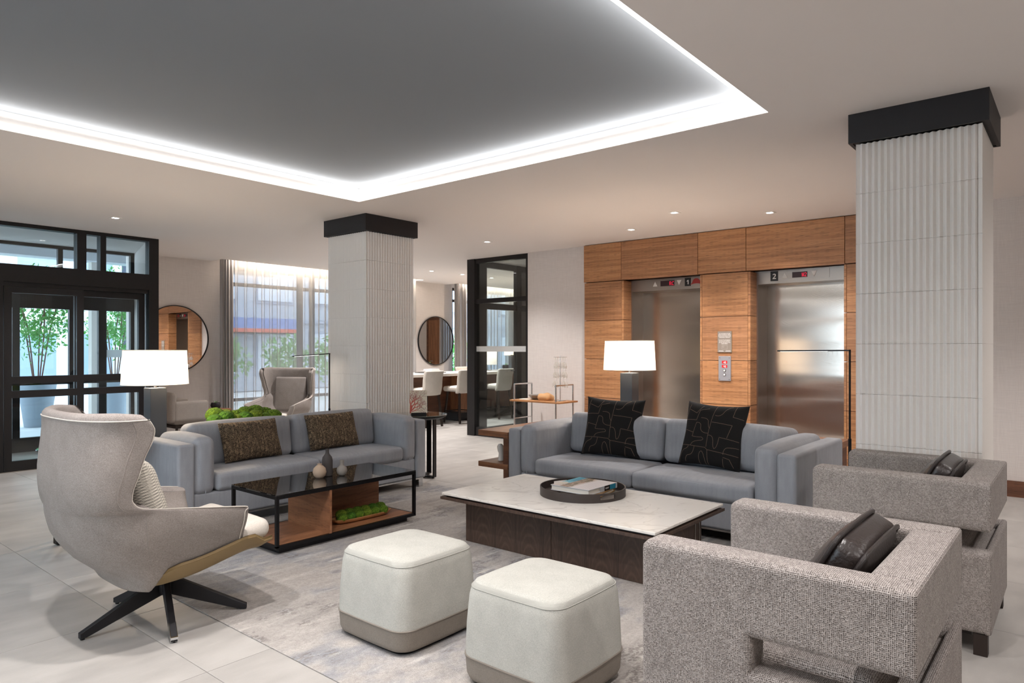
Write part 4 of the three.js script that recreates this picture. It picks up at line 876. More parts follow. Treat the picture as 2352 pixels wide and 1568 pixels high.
function roundTable(label, at, turn) { // round side table on crossing flat-bar frames
  const t = thing('side_table', label, 'side table', at, turn, 'round glass side tables');
  const R = 0.3, y = 0.675;
  part('glass_top', lathe([[0, y + 0.011], [R - 0.004, y + 0.011], [R, y + 0.008], [R, y + 0.002], [R - 0.003, y], [0, y]], 64), M.tableGlass, t);
  part('dish', lathe([[0, y - 0.002], [R - 0.006, y - 0.002], [R - 0.012, y - 0.014], [R - 0.06, y - 0.034], [0.05, y - 0.042], [0, y - 0.042]], 64), M.black, t);
  const r = 0.19, w = 0.055, th = 0.014;
  for (const k of [0, 1]) {
    const dir = k ? [1, 0] : [0, 1], side = k ? [0, 1, 0] : [0, 1, 0], a = r * (k ? 1 : 1);
    const yb = 0.012 + k * 0.0;
    part('frame', [flatBar([dir[0] * a, yb, dir[1] * a], [dir[0] * a, y - 0.03, dir[1] * a], k ? th : w, k ? w : th, [0, 0, 1]), flatBar([-dir[0] * a, yb, -dir[1] * a], [-dir[0] * a, y - 0.03, -dir[1] * a], k ? th : w, k ? w : th, [0, 0, 1]), flatBar([dir[0] * a, yb + 0.006, dir[1] * a], [-dir[0] * a, yb + 0.006, -dir[1] * a], w, th)], M.blackMetal, t);
    for (const s of [-1, 1]) part('glide', cyl(0.012, 0.012, 0.012, dir[0] * a * 0.9 * s, 0, dir[1] * a * 0.9 * s, 12), M.black, t);
  }
  return t;
}
M.tableGlass = phys({ color: '#38423f', roughness: 0.04, clearcoat: 1, clearcoatRoughness: 0.03 });
const st = roundTable('round dark glass side table with the coral card, right of the long sofa', [5.1, 5.56, 0], 0.25);
copyOf(st, 'side_table', 'round dark side table mostly hidden behind the near wing chair', [1.86, 5.62, 0], 0.05, 'round glass side tables');
{ // L-shaped walnut console round the lift-side sofa
  const t = thing('walnut_console', 'walnut console shelf wrapping the lift-side sofa, carrying the right lamp', 'console', [6.06, 2.9, 0]);
  const b = (u0, u1, v0, v1, y0, y1, off) => bx(u1 - u0, y1 - y0, v1 - v0, (u0 + u1) / 2 - 6.06, (y0 + y1) / 2, -(v0 + v1) / 2 + 2.9, off);
  part('top', [b(4.74, 6.22, 4.0, 4.36, 0.59, 0.64), b(5.9, 6.22, 1.5, 4.0, 0.59, 0.64, [0.4, 0.1])], M.walnut, t);
  part('end_shelf', b(4.74, 6.2, 4.0, 4.36, 0.3, 0.347, [0.2, 0.3]), M.walnut, t);
  part('leg', b(4.75, 4.8, 4.0, 4.06, 0, 0.59), M.walnutDark, t); part('leg', b(6.1, 6.15, 4.28, 4.34, 0, 0.59), M.walnutDark, t);
  part('end_panel', b(5.92, 6.2, 1.52, 1.56, 0, 0.59), M.walnutDark, t);
  part('back_panel', b(6.16, 6.19, 1.56, 4.3, 0.02, 0.59), M.walnutDark, t);
}
{ // console behind the long sofa
  const t = thing('walnut_console', 'dark console behind the long sofa, carrying the left lamp and moss bowl', 'console', [3.2, 6.07, 0]);
  part('top', cbox(1.86, 0.04, 0.36, 0, 0.53, 0, 0.002), M.walnutDark, t);
  for (const x of [-0.9, 0.9]) part('end_panel', bx(0.04, 0.51, 0.34, x, 0.255, 0), M.walnutDark, t);
}
{ // small walnut stool table with the black pot
  const t = thing('end_table', 'small walnut end table with a black pot, below the large mirror', 'side table', [5.27, 10.52, 0], 0.3);
  part('top', cbox(0.42, 0.03, 0.36, 0, 0.435, 0, 0.004), M.walnut, t);
  for (const s of [-1, 1]) part('leg', flatBar([s * 0.17, 0.42, 0.1], [s * 0.12, 0, 0.14], 0.05, 0.035, [1, 0, 0]), M.walnutDark, t);
  part('leg', flatBar([0, 0.42, -0.12], [0, 0, -0.15], 0.05, 0.035, [1, 0, 0]), M.walnutDark, t);
}

// ---------------------------------------------------------------- lamps
function tableLamp(label, at, group, I) {
  const t = thing('table_lamp', label, 'lamp', at, 0, group);
  part('base', cbox(0.135, 0.515, 0.135, 0, 0.2575, 0, 0.003), M.gunmetal, t);
  part('neck', cyl(0.012, 0.012, 0.06, 0, 0.515, 0, 16), M.nickel, t);
  const y0 = 0.545, y1 = 0.835, R0 = 0.26, R1 = 0.245, sh = new THREE.CylinderGeometry(R1, R0, y1 - y0, 64, 1, true); sh.translate(0, (y0 + y1) / 2, 0);
  const s = part('shade', sh, M.shade, t); s.castShadow = false;
  const ring = (y, r) => new THREE.TorusGeometry(r, 0.003, 6, 64).rotateX(Math.PI / 2).translate(0, y, 0);
  part('rim', [ring(y0, R0), ring(y1, R1)], M.white, s);
  part('spider', [bar([-R1, y1 - 0.03, 0], [R1, y1 - 0.03, 0], 0.002), bar([0, y1 - 0.03, -R1], [0, y1 - 0.03, R1], 0.002), bar([0, 0.57, 0], [0, y1 - 0.03, 0], 0.004)], M.nickel, t);
  const b = new THREE.SphereGeometry(0.032, 20, 14); b.translate(0, 0.67, 0); part('bulb', b, M.bulb, t);
  const l = new THREE.PointLight(new THREE.Color().setRGB(1, 0.8, 0.6), I, 0, 2); l.position.set(at[0], at[2] + 0.67, -at[1]); l.castShadow = true; l.shadow.radius = 1.5; scene.add(l);
  return t;
}
tableLamp('glowing drum lamp on a dark square base, left, behind the long sofa', [2.545, 6.08, 0.55], 'drum table lamps', 2.0);
tableLamp('glowing drum lamp on a dark square base, before the lift numbered 1', [6.06, 3.51, 0.64], 'drum table lamps', 2.0);
function readingLamp(label, at, dir, yTop, L, tilt) {
  const t = thing('reading_lamp', label, 'floor lamp', at, 0, 'slim reading floor lamps');
  part('base', cyl(0.13, 0.128, 0.012, 0, 0, 0, 40), M.blackMetal, t);
  part('pole', [cyl(0.011, 0.011, 0.75, 0, 0.012, 0, 16), cyl(0.007, 0.007, yTop - 0.762, 0, 0.762, 0, 16)], M.blackMetal, t);
  const e = [dir[0] * L, yTop - 0.006 - tilt, -dir[1] * L], a = part('arm', flatBar([0, yTop - 0.006, 0], e, 0.03, 0.01), M.blackMetal, t);
  const m0 = [dir[0] * L * 0.3, yTop - tilt * 0.3 - 0.0105, -dir[1] * L * 0.3], m1 = [dir[0] * L * 0.96, yTop - tilt * 0.96 - 0.0105, -dir[1] * L * 0.96];
  part('led_strip', flatBar(m0, m1, 0.016, 0.002), M.ledWarm, a);
  const c = [0, 1, 2].map((i) => (m0[i] + m1[i]) / 2), l = new THREE.RectAreaLight(rgb([1, 0.88, 0.74]), 60, 0.016, L * 0.66);
  l.position.set(at[0] + c[0], at[2] + c[1] - 0.004, -at[1] + c[2]); l.rotation.order = 'YXZ'; l.rotation.set(-Math.PI / 2, Math.atan2(dir[0], -dir[1]), 0); scene.add(l);
}
readingLamp('slim black reading lamp left of the far fluted column', [4.36, 6.16, 0], [-0.25, 0.97], 1.35, 0.5, 0.03);
readingLamp('slim black reading lamp left of the near fluted column, before the lift numbered 2', [5.26, 1.27, 0], [0, 1], 1.392, 0.5, 0.004);

// ---------------------------------------------------------------- mirrors, curtains
function mirror(u, y, R, label) {
  const t = thing('round_mirror', label, 'mirror', [u, 10.995, y], 0, 'round black rimmed mirrors');
  const g = new THREE.CylinderGeometry(R - 0.008, R - 0.008, 0.012, 96); g.rotateX(Math.PI / 2); g.translate(0, 0, 0.012); part('glass', g, M.mirror, t);
  const rim = new THREE.LatheGeometry([[R - 0.012, -0.014], [R, -0.014], [R, 0.016], [R - 0.012, 0.016], [R - 0.012, -0.014]].map(([a, b]) => new THREE.Vector2(a, b)), 96); rim.rotateX(Math.PI / 2); rim.translate(0, 0, 0.016); part('rim', rim, M.black, t);
}
mirror(4.905, 1.556, 0.525, 'large round black rimmed mirror on the left wall showing the lifts');
mirror(10.56, 1.57, 0.535, 'round black rimmed mirror above the communal table showing a wooden door');
function curtain(name, label, u0, u1, v, mat, folds, amp, seed) {
  const N = Math.round(folds * 14), grid = [[], []], ys = [0.02, H + 0.12];
  const pts = []; for (let i = 0; i <= N; i++) { const q = i / N, ph = q * folds * Math.PI * 2 + 1.3 * Math.sin(q * 9 + seed) + 0.7 * Math.sin(q * 23 + seed * 2); pts.push([lerp(u0, u1, q) + 0.02 * Math.sin(2 * ph), v + amp * Math.sin(ph) * (0.7 + 0.3 * Math.sin(q * 17 + seed))]); }
  const rows = ys.map((y, j) => pts.map(([u, w]) => new THREE.Vector3(u, y, -(10.8 + (w - 10.8) * (j ? 0.8 : 1)))));
  const m = part(numbered(name), gridSurface(rows, (i, j, p) => [i * 0.02, p.y]), mat, scene);
  return tag(m, label, 'curtain');
}
curtain('sheer_curtain', 'sheer grey curtain hanging full height before the large window', 5.7, 9.8, 10.8, M.sheer, 27, 0.055, 1);
curtain('drape', 'denser grey drape gathered at the left edge of the window', 5.52, 5.72, 10.74, M.drape, 4, 0.045, 2);
curtain('sheer_curtain', 'sheer grey curtain beyond the communal table', 11.2, 13.2, 10.8, M.sheer, 16, 0.05, 3);
curtain('drape', 'denser grey drape beside the far round mirror', 10.9, 11.24, 10.74, M.drape, 6, 0.05, 4);
{
  const t = thing('smoke_detector', 'small round detector on the ceiling left of the far column', 'detector', [7.35, 10.25, H]);
  part('body', lathe([[0, -0.03], [0.05, -0.03], [0.075, -0.012], [0.08, 0]], 32), M.white, t);
}

// ---------------------------------------------------------------- small things on tables
const vase = (label, at, pts, mat, group) => { const m = part(numbered('vase'), lathe(pts, 48), mat, scene); m.position.set(at[0], at[2], -at[1]); return tag(m, label, 'vase', group); };
const CT = RUG + 0.408;
vase('tall dark matt bottle vase on the smoked glass table', [3.165, 4.5, CT], [[0, 0], [0.036, 0], [0.041, 0.006], [0.041, 0.12], [0.036, 0.145], [0.018, 0.168], [0.0135, 0.18], [0.0125, 0.204], [0.015, 0.209], [0.011, 0.209], [0.0105, 0.17], [0, 0.165]], M.clayDark, 'clay vases');
vase('round tan clay vase on the smoked glass table', [3.075, 4.47, CT], [[0, 0], [0.026, 0.001], [0.043, 0.018], [0.051, 0.045], [0.045, 0.074], [0.026, 0.093], [0.017, 0.098], [0.0165, 0.105], [0.019, 0.108], [0.014, 0.106], [0.014, 0.09], [0, 0.085]], M.clayTan, 'clay vases');
vase('small grey clay vase with a flared neck on the smoked glass table', [3.25, 4.43, CT], [[0, 0], [0.02, 0.001], [0.034, 0.014], [0.042, 0.036], [0.037, 0.06], [0.02, 0.074], [0.014, 0.085], [0.0165, 0.11], [0.02, 0.118], [0.016, 0.117], [0.011, 0.086], [0, 0.08]], M.clayGrey, 'clay vases');
function mossBalls(parent, spots, seed) {
  spots.forEach(([x, y, z, r], i) => {
    const g = new THREE.IcosahedronGeometry(1, 13), p = g.attributes.position, q = new THREE.Vector3();
    for (let k = 0; k < p.count; k++) {
      q.fromBufferAttribute(p, k); const a = Math.atan2(q.z, q.x), b = Math.acos(clamp(q.y, -1, 1));
      const n = fbm(a * 3 + 20, b * 4 + 20, 4096, 4096, seed + i, 3), f = hash(Math.round(q.x * 900), Math.round(q.y * 900), Math.round(q.z * 900) + seed);
      q.multiplyScalar(r * (0.9 + 0.18 * n + 0.07 * f)); p.setXYZ(k, q.x, q.y * 0.8, q.z);
    }
    const m = part('moss_clump', smoothNormals(g), M.moss[Math.floor(hash(i, seed, 3) * 3)], parent); m.position.set(x, y, z);
  });
}
{
  const t = thing('moss_bowl', 'long dark bowl of green moss mounds behind the long sofa', 'planter', [3.34, 6.09, 0.55], 0, 'moss arrangements');
  const rows = [[0, 0.16, 0.05], [0.02, 0.2, 0.055], [0.115, 0.36, 0.1], [0.17, 0.37, 0.115]].map(([y, a, b]) => { const r = []; for (let i = 0; i <= 28; i++) { const th = i / 28 * Math.PI * 2, c = Math.cos(th), s = Math.sin(th); r.push(new THREE.Vector3(-a * Math.sign(c) * Math.pow(Math.abs(c), 0.35), y, b * Math.sign(s) * Math.pow(Math.abs(s), 0.35))); } return r; });
  part('bowl', [gridSurface(rows, (i, j, p) => [p.x, p.y])], M.clayDark, t); part('soil', bx(0.68, 0.01, 0.19, 0, 0.14, 0), M.soil, t);
  const sp = []; for (let i = 0; i < 7; i++) { sp.push([-0.29 + i * 0.097, 0.195 + 0.02 * Math.sin(i * 2.1), 0.05, 0.068 + 0.01 * hash(i, 1, 2)]); if (i < 6) sp.push([-0.245 + i * 0.1, 0.225 + 0.015 * Math.cos(i * 1.7), -0.045, 0.072 + 0.01 * hash(i, 2, 2)]); }
  mossBalls(t, sp, 200);
}
{
  const t = thing('moss_tray', 'slim wooden trough of green moss on the walnut shelf', 'planter', [3.365, 4.335, RUG + 0.066], -0.03, 'moss arrangements');
  const rows = [[0, 0.0, 0.0], [0, 0.22, 0.04], [0.012, 0.255, 0.06], [0.034, 0.27, 0.07], [0.036, 0.26, 0.062], [0.02, 0.24, 0.05], [0.018, 0, 0]].map(([y, a, b]) => { const r = []; for (let i = 0; i <= 32; i++) { const th = i / 32 * Math.PI * 2, c = Math.cos(th), s = Math.sin(th); r.push(new THREE.Vector3(-a * Math.sign(c) * Math.pow(Math.abs(c), 0.5), y + 0.004 * Math.cos(2 * th) * (a > 0.25 ? 1 : 0), b * Math.sign(s) * Math.pow(Math.abs(s), 0.6))); } return r; });
  part('trough', gridSurface(rows, (i, j, p) => [p.x, p.z]), M.walnutLight, t);
  const sp = []; for (let i = 0; i < 6; i++) { sp.push([-0.19 + i * 0.075, 0.042, 0.022, 0.04 + 0.006 * hash(i, 5, 2)]); sp.push([-0.17 + i * 0.073, 0.058, -0.02, 0.042 + 0.006 * hash(i, 6, 2)]); }
  mossBalls(t, sp, 300);
}
{ // round tray, two books
  const y = RUG + 0.369, c = [4.03, 2.71];
  const t = thing('round_tray', 'round dark tray with cut-out handles on the marble table', 'tray', [c[0], c[1], y], 0);
  part('floor', cyl(0.295, 0.295, 0.01, 0, 0, 0, 64), M.trayBrown, t);
  const R = 0.3, h = 0.06, seg = (a0, a1, y0, y1) => { const n = Math.max(2, Math.round((a1 - a0) / 0.06)), o = [], k = []; for (let i = 0; i <= n; i++) { const a = lerp(a0, a1, i / n); o.push([a]); } const rows = [[R, y0], [R, y1], [R - 0.008, y1], [R - 0.008, y0], [R, y0]].map(([r, yy]) => o.map(([a]) => new THREE.Vector3(r * Math.cos(a), yy, r * Math.sin(a)))); const g = gridSurface(rows, (i, j, p) => [i * 0.02, p.y]); return smoothCreased(g.toNonIndexed(), 0.8); };
  const P = Math.PI, hs = 0.2, hd = [0.62 * P + 0.0, 1.62 * P];   // handle openings
  const walls = []; for (let k = 0; k < 2; k++) { const a = hd[k], b = hd[(k + 1) % 2] + (k ? 2 * P : 0); walls.push(seg(a + hs, b - hs, 0, h), seg(a - hs, a + hs, 0, 0.02), seg(a - hs, a + hs, 0.046, h)); }
  part('wall', walls, M.trayBrown, t);
  const cover = print(512, 512, (x, w, hh) => {
    x.fillStyle = '#cfc6c2'; x.fillRect(0, 0, w, hh); x.fillStyle = '#8d7a63'; x.fillRect(0, 120, w, 110); x.fillStyle = '#a98c7a'; for (let i = 0; i < 90; i++) { x.fillStyle = ['#a98c7a', '#7b6f5a', '#c7b3a4', '#5f6a54'][i % 4]; x.fillRect(hash(i, 1, 1) * w, 90 + hash(i, 2, 1) * 150, 20 + 60 * hash(i, 3, 1), 8 + 14 * hash(i, 4, 1)); }
    x.fillStyle = '#5fb0c4'; x.fillRect(190, 0, 322, 110); x.fillStyle = '#3d93ad'; x.fillRect(300, 40, 212, 70); x.fillStyle = '#e9e4e4'; x.beginPath(); x.moveTo(0, 260); x.lineTo(512, 300); x.lineTo(512, 512); x.lineTo(0, 512); x.fill(); x.strokeStyle = '#b9adae'; x.lineWidth = 6; for (let i = 0; i < 9; i++) { x.beginPath(); x.moveTo(0, 300 + i * 26); x.lineTo(512, 330 + i * 24); x.stroke(); }
    x.fillStyle = '#d8d2ba'; for (let i = 0; i < 5; i++) x.fillRect(60 + i * 34, 14 + (i % 2) * 18, 22, 60);
  });
  const book = (label, at, turn, w, d, h, pic, spine) => {
    const b = thing('book', label, 'book', at, turn, 'books on the round tray');
    const cm = std({ map: pic, roughness: 0.3 }), plane = new THREE.PlaneGeometry(w, d); plane.rotateX(-Math.PI / 2); plane.translate(0, h + 0.0004, 0);
    part('pages', bx(w - 0.012, h - 0.008, d - 0.012, -0.002, h / 2, 0), M.paper, b);
    part('cover', [cbox(w, 0.004, d, 0, 0.002, 0, 0.0008), cbox(w, 0.004, d, 0, h - 0.002, 0, 0.0008), cbox(0.005, h, d, w / 2, h / 2, 0, 0.001)], spine, b);
    part('cover_print', plane, cm, b); return b;
  };
  book('book with a patterned brown cover, lowest on the round tray', [4.06, 2.69, y + 0.011], 0.15, 0.27, 0.3, 0.022, print(64, 64, (x) => { x.fillStyle = '#8a6a44'; x.fillRect(0, 0, 64, 64); }), hex('#b08a55', 0.5));
  const top = book('large picture book with a teal and white cover, topmost on the round tray', [4.055, 2.715, y + 0.034], 0.0, 0.36, 0.32, 0.036, cover, hex('#cfd3d8', 0.4));
  const g = new THREE.PlaneGeometry(0.2, 0.035); g.rotateX(0); g.rotateY(0); g.translate(0.06, 0.018, 0.1606); part('spine_print', g, std({ map: print(256, 48, (x, w, hh) => { x.fillStyle = '#c3c8cf'; x.fillRect(0, 0, w, hh); x.fillStyle = '#2b2420'; x.fillRect(70, 0, 90, hh); x.fillStyle = '#2d8fae'; x.fillRect(160, 0, 96, hh); x.fillStyle = '#fff'; x.font = 'bold 22px sans-serif'; x.fillText('NDHF', 84, 32); }), roughness: 0.4 }), top);
}
{ // coral card in a stand
  const t = thing('menu_card', 'cream card printed with red coral, standing on the round glass table', 'card', [5.03, 5.5, 0.686], -0.55);
  const pic = print(512, 670, (c, w, h) => {
    c.fillStyle = '#e6decb'; c.fillRect(0, 0, w, h); c.lineCap = 'round';
    let s = 7; const R = () => { s = (s * 16807) % 2147483647; return s / 2147483647; };
    const grow = (x, y, a, len, wd) => { if (wd < 2 || len < 10) return; const x2 = x + Math.cos(a) * len, y2 = y + Math.sin(a) * len; c.strokeStyle = wd > 10 ? '#c45a4c' : '#8f4038'; c.lineWidth = wd; c.beginPath(); c.moveTo(x, y); c.quadraticCurveTo((x + x2) / 2 + (R() - 0.5) * len * 0.4, (y + y2) / 2 + (R() - 0.5) * len * 0.4, x2, y2); c.stroke(); grow(x2, y2, a - 0.25 - R() * 0.5, len * (0.68 + 0.25 * R()), wd * 0.68); grow(x2, y2, a + 0.2 + R() * 0.5, len * (0.68 + 0.25 * R()), wd * 0.66); };
    grow(20, 660, -1.35, 150, 46); grow(30, 600, -0.75, 130, 32); grow(20, 560, -1.5, 160, 30); grow(60, 620, -0.35, 90, 20);
    c.fillStyle = '#a99f90'; for (const [y, n] of [[70, 200], [100, 120], [130, 170], [150, 150], [520, 150], [545, 110], [630, 90]]) c.fillRect(w - 40 - n, y, n, 6);
  });
  const pl = new THREE.PlaneGeometry(0.19, 0.245), G = (g, z) => { g.translate(0, 0.14, z); g.rotateX(-0.08); return g; };
  part('card', G(cbox(0.19, 0.245, 0.003, 0, 0, 0, 0.0005), 0), M.paper, t); part('print', G(pl, 0.0018), std({ map: pic, roughness: 0.6 }), t);
  part('stand', [cbox(0.16, 0.012, 0.07, 0, 0.006, 0, 0.001), bx(0.16, 0.02, 0.006, 0, 0.014, 0.014)], M.black, t);
}
{ // white ornament on the console's end shelf
  const t = part(numbered('ornament'), (() => { const g = lathe([[0, 0], [0.032, 0], [0.034, 0.008], [0.032, 0.07], [0.038, 0.1], [0.036, 0.135], [0.02, 0.158], [0, 0.162]], 32); const p = g.attributes.position; for (let i = 0; i < p.count; i++) { const y = p.getY(i); p.setX(i, p.getX(i) + 0.012 * Math.sin(y * 30)); p.setZ(i, p.getZ(i) * 0.8); } return smoothNormals(g); })(), M.white, scene);
  t.position.set(4.88, 0.347, -4.2); tag(t, 'small white ceramic ornament on the lower console shelf', 'ornament');
}
function potPlant(label, at, k, pale) {
  const t = thing('potted_succulent', label, 'potted plant', at, 0, 'small succulents in black pots'); const s = k;
  part('pot', lathe([[0, 0], [0.06 * s, 0], [0.08 * s, 0.05 * s], [0.068 * s, 0.1 * s], [0.06 * s, 0.1 * s], [0.06 * s, 0.088 * s], [0, 0.088 * s]], 8), M.black, t);
  for (let i = 0; i < 9; i++) { const a = i * 2.4, l = (0.05 + 0.03 * hash(i, 3, 9)) * s, g = new THREE.ConeGeometry(0.011 * s, l, 6); g.scale(1, 1, 0.45); g.translate(0, l / 2, 0); g.rotateX(0.45 + 0.35 * hash(i, 1, 9)); g.rotateY(a); g.translate(0, 0.085 * s, 0); part('leaf', g, pale ? M.leafPale : M.succulent, t); }
}
potPlant('small succulent in a black pot on the walnut end table', [5.3, 10.48, 0.45], 1.0, false);

// ---------------------------------------------------------------- drinks cart against the papered wall
{
  const t = thing('drinks_cart', 'chrome and oak drinks cart against the papered wall', 'cart', [7.62, 5.78, 0]);
  const r = 0.011, U = 0.2, V = 0.36, loop = (z) => [bar([-U, 0.09, z], [-U, 0.9, z], r), bar([U, 0.09, z], [U, 0.9, z], r), bar([-U, 0.9, z], [U, 0.9, z], r), bar([-U, 0.42, z], [U, 0.42, z], r * 0.7)];
  part('end_frame', loop(-V), M.chrome, t); part('end_frame', loop(V), M.chrome, t);
  part('shelf', cbox(0.44, 0.022, 0.86, 0, 0.67, 0, 0.003), M.walnutLight, t); part('shelf', cbox(0.44, 0.022, 0.86, 0, 0.2, 0, 0.003), M.walnutLight, t);
  for (const [a, b] of [[-1, -1], [1, -1], [-1, 1], [1, 1]]) { const g = cyl(0.04, 0.04, 0.02, 0, 0, 0, 20); g.rotateX(Math.PI / 2); g.translate(a * U, 0.045, b * V); part('wheel', g, M.black, t); }
  const bowl = part(numbered('bowl'), lathe([[0, 0], [0.05, 0], [0.09, 0.03], [0.12, 0.065], [0.114, 0.066], [0.085, 0.036], [0.045, 0.01], [0, 0.01]], 36), M.clayGrey, scene); bowl.position.set(7.66, 0.681, -5.93); tag(bowl, 'shallow grey bowl on the drinks cart', 'bowl');
  const bag = part(numbered('linen_bundle'), soft(0.17, 0.075, 0.2, 0.035, { n: 6, puff: [0, 0.02, 0], warp: (s) => { s.y += 0.012 * Math.sin(s.x * 40) * Math.cos(s.z * 34); } }), hex('#c79a6c', 0.9), scene); bag.position.set(7.6, 0.72, -5.72); tag(bag, 'tan linen bundle in the middle of the drinks cart', 'cloth');
  const card = part(numbered('folded_napkin'), cbox(0.1, 0.012, 0.16, 0, 0.006, 0, 0.003), M.paper, scene); card.position.set(7.54, 0.681, -6.03); tag(card, 'folded white napkin at the left end of the drinks cart', 'napkin');
  const rack = thing('glass_rack', 'tiered metal rack holding hanging stemware on the drinks cart', 'rack', [7.66, 5.52, 0.681]);
  part('post', cyl(0.006, 0.006, 0.62, 0, 0, 0, 10), M.chrome, rack); part('foot', cyl(0.08, 0.078, 0.008, 0, 0, 0, 24), M.chrome, rack);
  M.wineGlass = phys({ color: '#f4f2ee', transmission: 0.8, thickness: 0, roughness: 0.05, ior: 1.45 });
  const wine = lathe([[0.026, -0.002], [0.026, 0], [0.004, -0.004], [0.003, -0.07], [0.014, -0.085], [0.028, -0.115], [0.026, -0.16]], 18);
  for (const [k, y] of [[0, 0.34], [1, 0.47], [2, 0.6]]) {
    part('tier', [bar([0, y, -0.11], [0, y, 0.11], 0.004), bar([-0.09, y, 0], [0.09, y, 0], 0.004)], M.chrome, rack);
    for (let i = 0; i < 4; i++) { const g = part(numbered('wine_glass'), wine, M.wineGlass, scene), a = [[0, -0.1], [0, 0.1], [-0.08, 0], [0.08, 0]][i]; g.position.set(7.66 + a[0] * (1 - 0.1 * k), 0.681 + y + 0.004, -5.52 + a[1] * (1 - 0.1 * k)); tag(g, 'upside-down stemmed glass hanging from the ' + ['lowest', 'middle', 'top'][k] + ' tier of the rack on the drinks cart', 'glass', 'stemware on the ' + ['lowest', 'middle', 'top'][k] + ' tier'); }
  }
  const flask = part(numbered('decanter'), lathe([[0, 0], [0.05, 0], [0.052, 0.01], [0.03, 0.09], [0.014, 0.16], [0.018, 0.2]], 24), M.wineGlass, scene); flask.position.set(7.5, 0.211, -5.62); tag(flask, 'clear pointed decanter on the lower shelf of the drinks cart', 'decanter');
}
// ---------------------------------------------------------------- communal table, stools and what stands on it
{
  const t = thing('communal_table', 'long counter-height table with pale stone top and wooden pedestal', 'table', [9.9, 9.62, 0]);
  part('top', cbox(4.2, 0.05, 0.95, 0, 0.905, 0, 0.004), M.stoneTop, t);
  part('pedestal', cbox(0.55, 0.72, 0.8, -0.1, 0.52, 0, 0.003, [0, 0], true), M.walnut, t); part('pedestal', cbox(0.5, 0.72, 0.8, 1.75, 0.52, 0, 0.003, [0.3, 0], true), M.walnut, t);
  part('plinth', bx(2.4, 0.16, 0.7, 0.8, 0.08, 0), M.black, t); part('modesty_panel', bx(3.4, 0.72, 0.03, 0, 0.52, 0.1), M.walnutDark, t);
  part('end_leg', bx(0.08, 0.88, 0.9, -2.03, 0.44, 0), M.paint, t);
}
function stool(label, at, turn) {
  const t = thing('bar_stool', label, 'stool', at, turn, 'pale upholstered bar stools');
  part('seat', soft(0.44, 0.09, 0.42, 0.035, { n: 4, puff: [0, 0.015, 0], at: [0, 0.64, 0.02] }), M.woolPale, t);
  const b = soft(0.45, 0.44, 0.06, 0.025, { n: 6, warp: (s, h) => { s.z += 0.05 * (s.x / h[0]) ** 2 - 0.05 * ((s.y) / h[1]) ** 2 * Math.sign(s.y); } }); mv(b, 0, 0.78, -0.22); part('backrest', b, M.woolPale, t);
  for (const [a, c] of [[-1, 1], [1, 1], [-1, -1], [1, -1]]) part('leg', flatBar([a * 0.16, 0.6, c * 0.15], [a * 0.2, 0, c * 0.21], 0.032, 0.032, [1, 0, 0]), M.walnutBlack, t);
  part('foot_rail', [bar([-0.19, 0.22, 0.19], [0.19, 0.22, 0.19], 0.009), bar([-0.19, 0.22, -0.19], [0.19, 0.22, -0.19], 0.009), bar([-0.19, 0.22, -0.19], [-0.19, 0.22, 0.19], 0.009), bar([0.19, 0.22, -0.19], [0.19, 0.22, 0.19], 0.009)], M.blackMetal, t);
  return t;
}
const s0 = stool('pale bar stool behind the coral card, left of three at the communal table', [8.48, 9.08, 0], Math.PI);
copyOf(s0, 'bar_stool', 'pale bar stool just left of the black glass partition', [9.34, 9.08, 0], Math.PI, 'pale upholstered bar stools');
copyOf(s0, 'bar_stool', 'pale bar stool seen through the black framed glass', [10.42, 9.05, 0], Math.PI, 'pale upholstered bar stools');
copyOf(s0, 'bar_stool', 'pale bar stool on the far side of the communal table', [8.75, 10.28, 0], 0, 'pale upholstered bar stools');
copyOf(s0, 'bar_stool', 'pale bar stool on the window side of the communal table', [10.9, 10.28, 0], 0, 'pale upholstered bar stools');
potPlant('small succulent in a black pot at the left end of the communal table', [8.1, 9.3, 0.93], 1.05, true);
potPlant('small succulent in a black pot on the communal table, behind the glass', [11.5, 9.75, 0.93], 1.1, true);
for (const [i, [u, v, w, d, h, c, l]] of [[9.2, 9.72, 0.5, 0.34, 0.012, '#2f2d2c', 'thin dark tray under the white books on the communal table'], [9.2, 9.72, 0.34, 0.25, 0.03, '#d9d5d2', 'lower white book on the communal table tray'], [9.23, 9.72, 0.26, 0.2, 0.028, '#cfcbd0', 'upper pale book on the communal table tray']].entries()) {
  const b = thing(i ? 'book' : 'serving_tray', l, i ? 'book' : 'tray', [u, v, 0.93 + [0, 0.013, 0.044][i]], 0.1 * i); const m = hex(c, 0.5);
  if (i) { part('pages', bx(w - 0.01, h - 0.006, d - 0.01, 0, h / 2, 0), M.paper, b); part('cover', [bx(w, 0.003, d, 0, 0.0015, 0), bx(w, 0.003, d, 0, h - 0.0015, 0), bx(0.004, h, d, -w / 2, h / 2, 0)], m, b); } else { part('floor', bx(w, 0.006, d, 0, 0.003, 0), m, b); part('edge', [bx(w, h, 0.008, 0, h / 2, d / 2), bx(w, h, 0.008, 0, h / 2, -d / 2), bx(0.008, h, d, w / 2, h / 2, 0), bx(0.008, h, d, -w / 2, h / 2, 0)], m, b); }
}
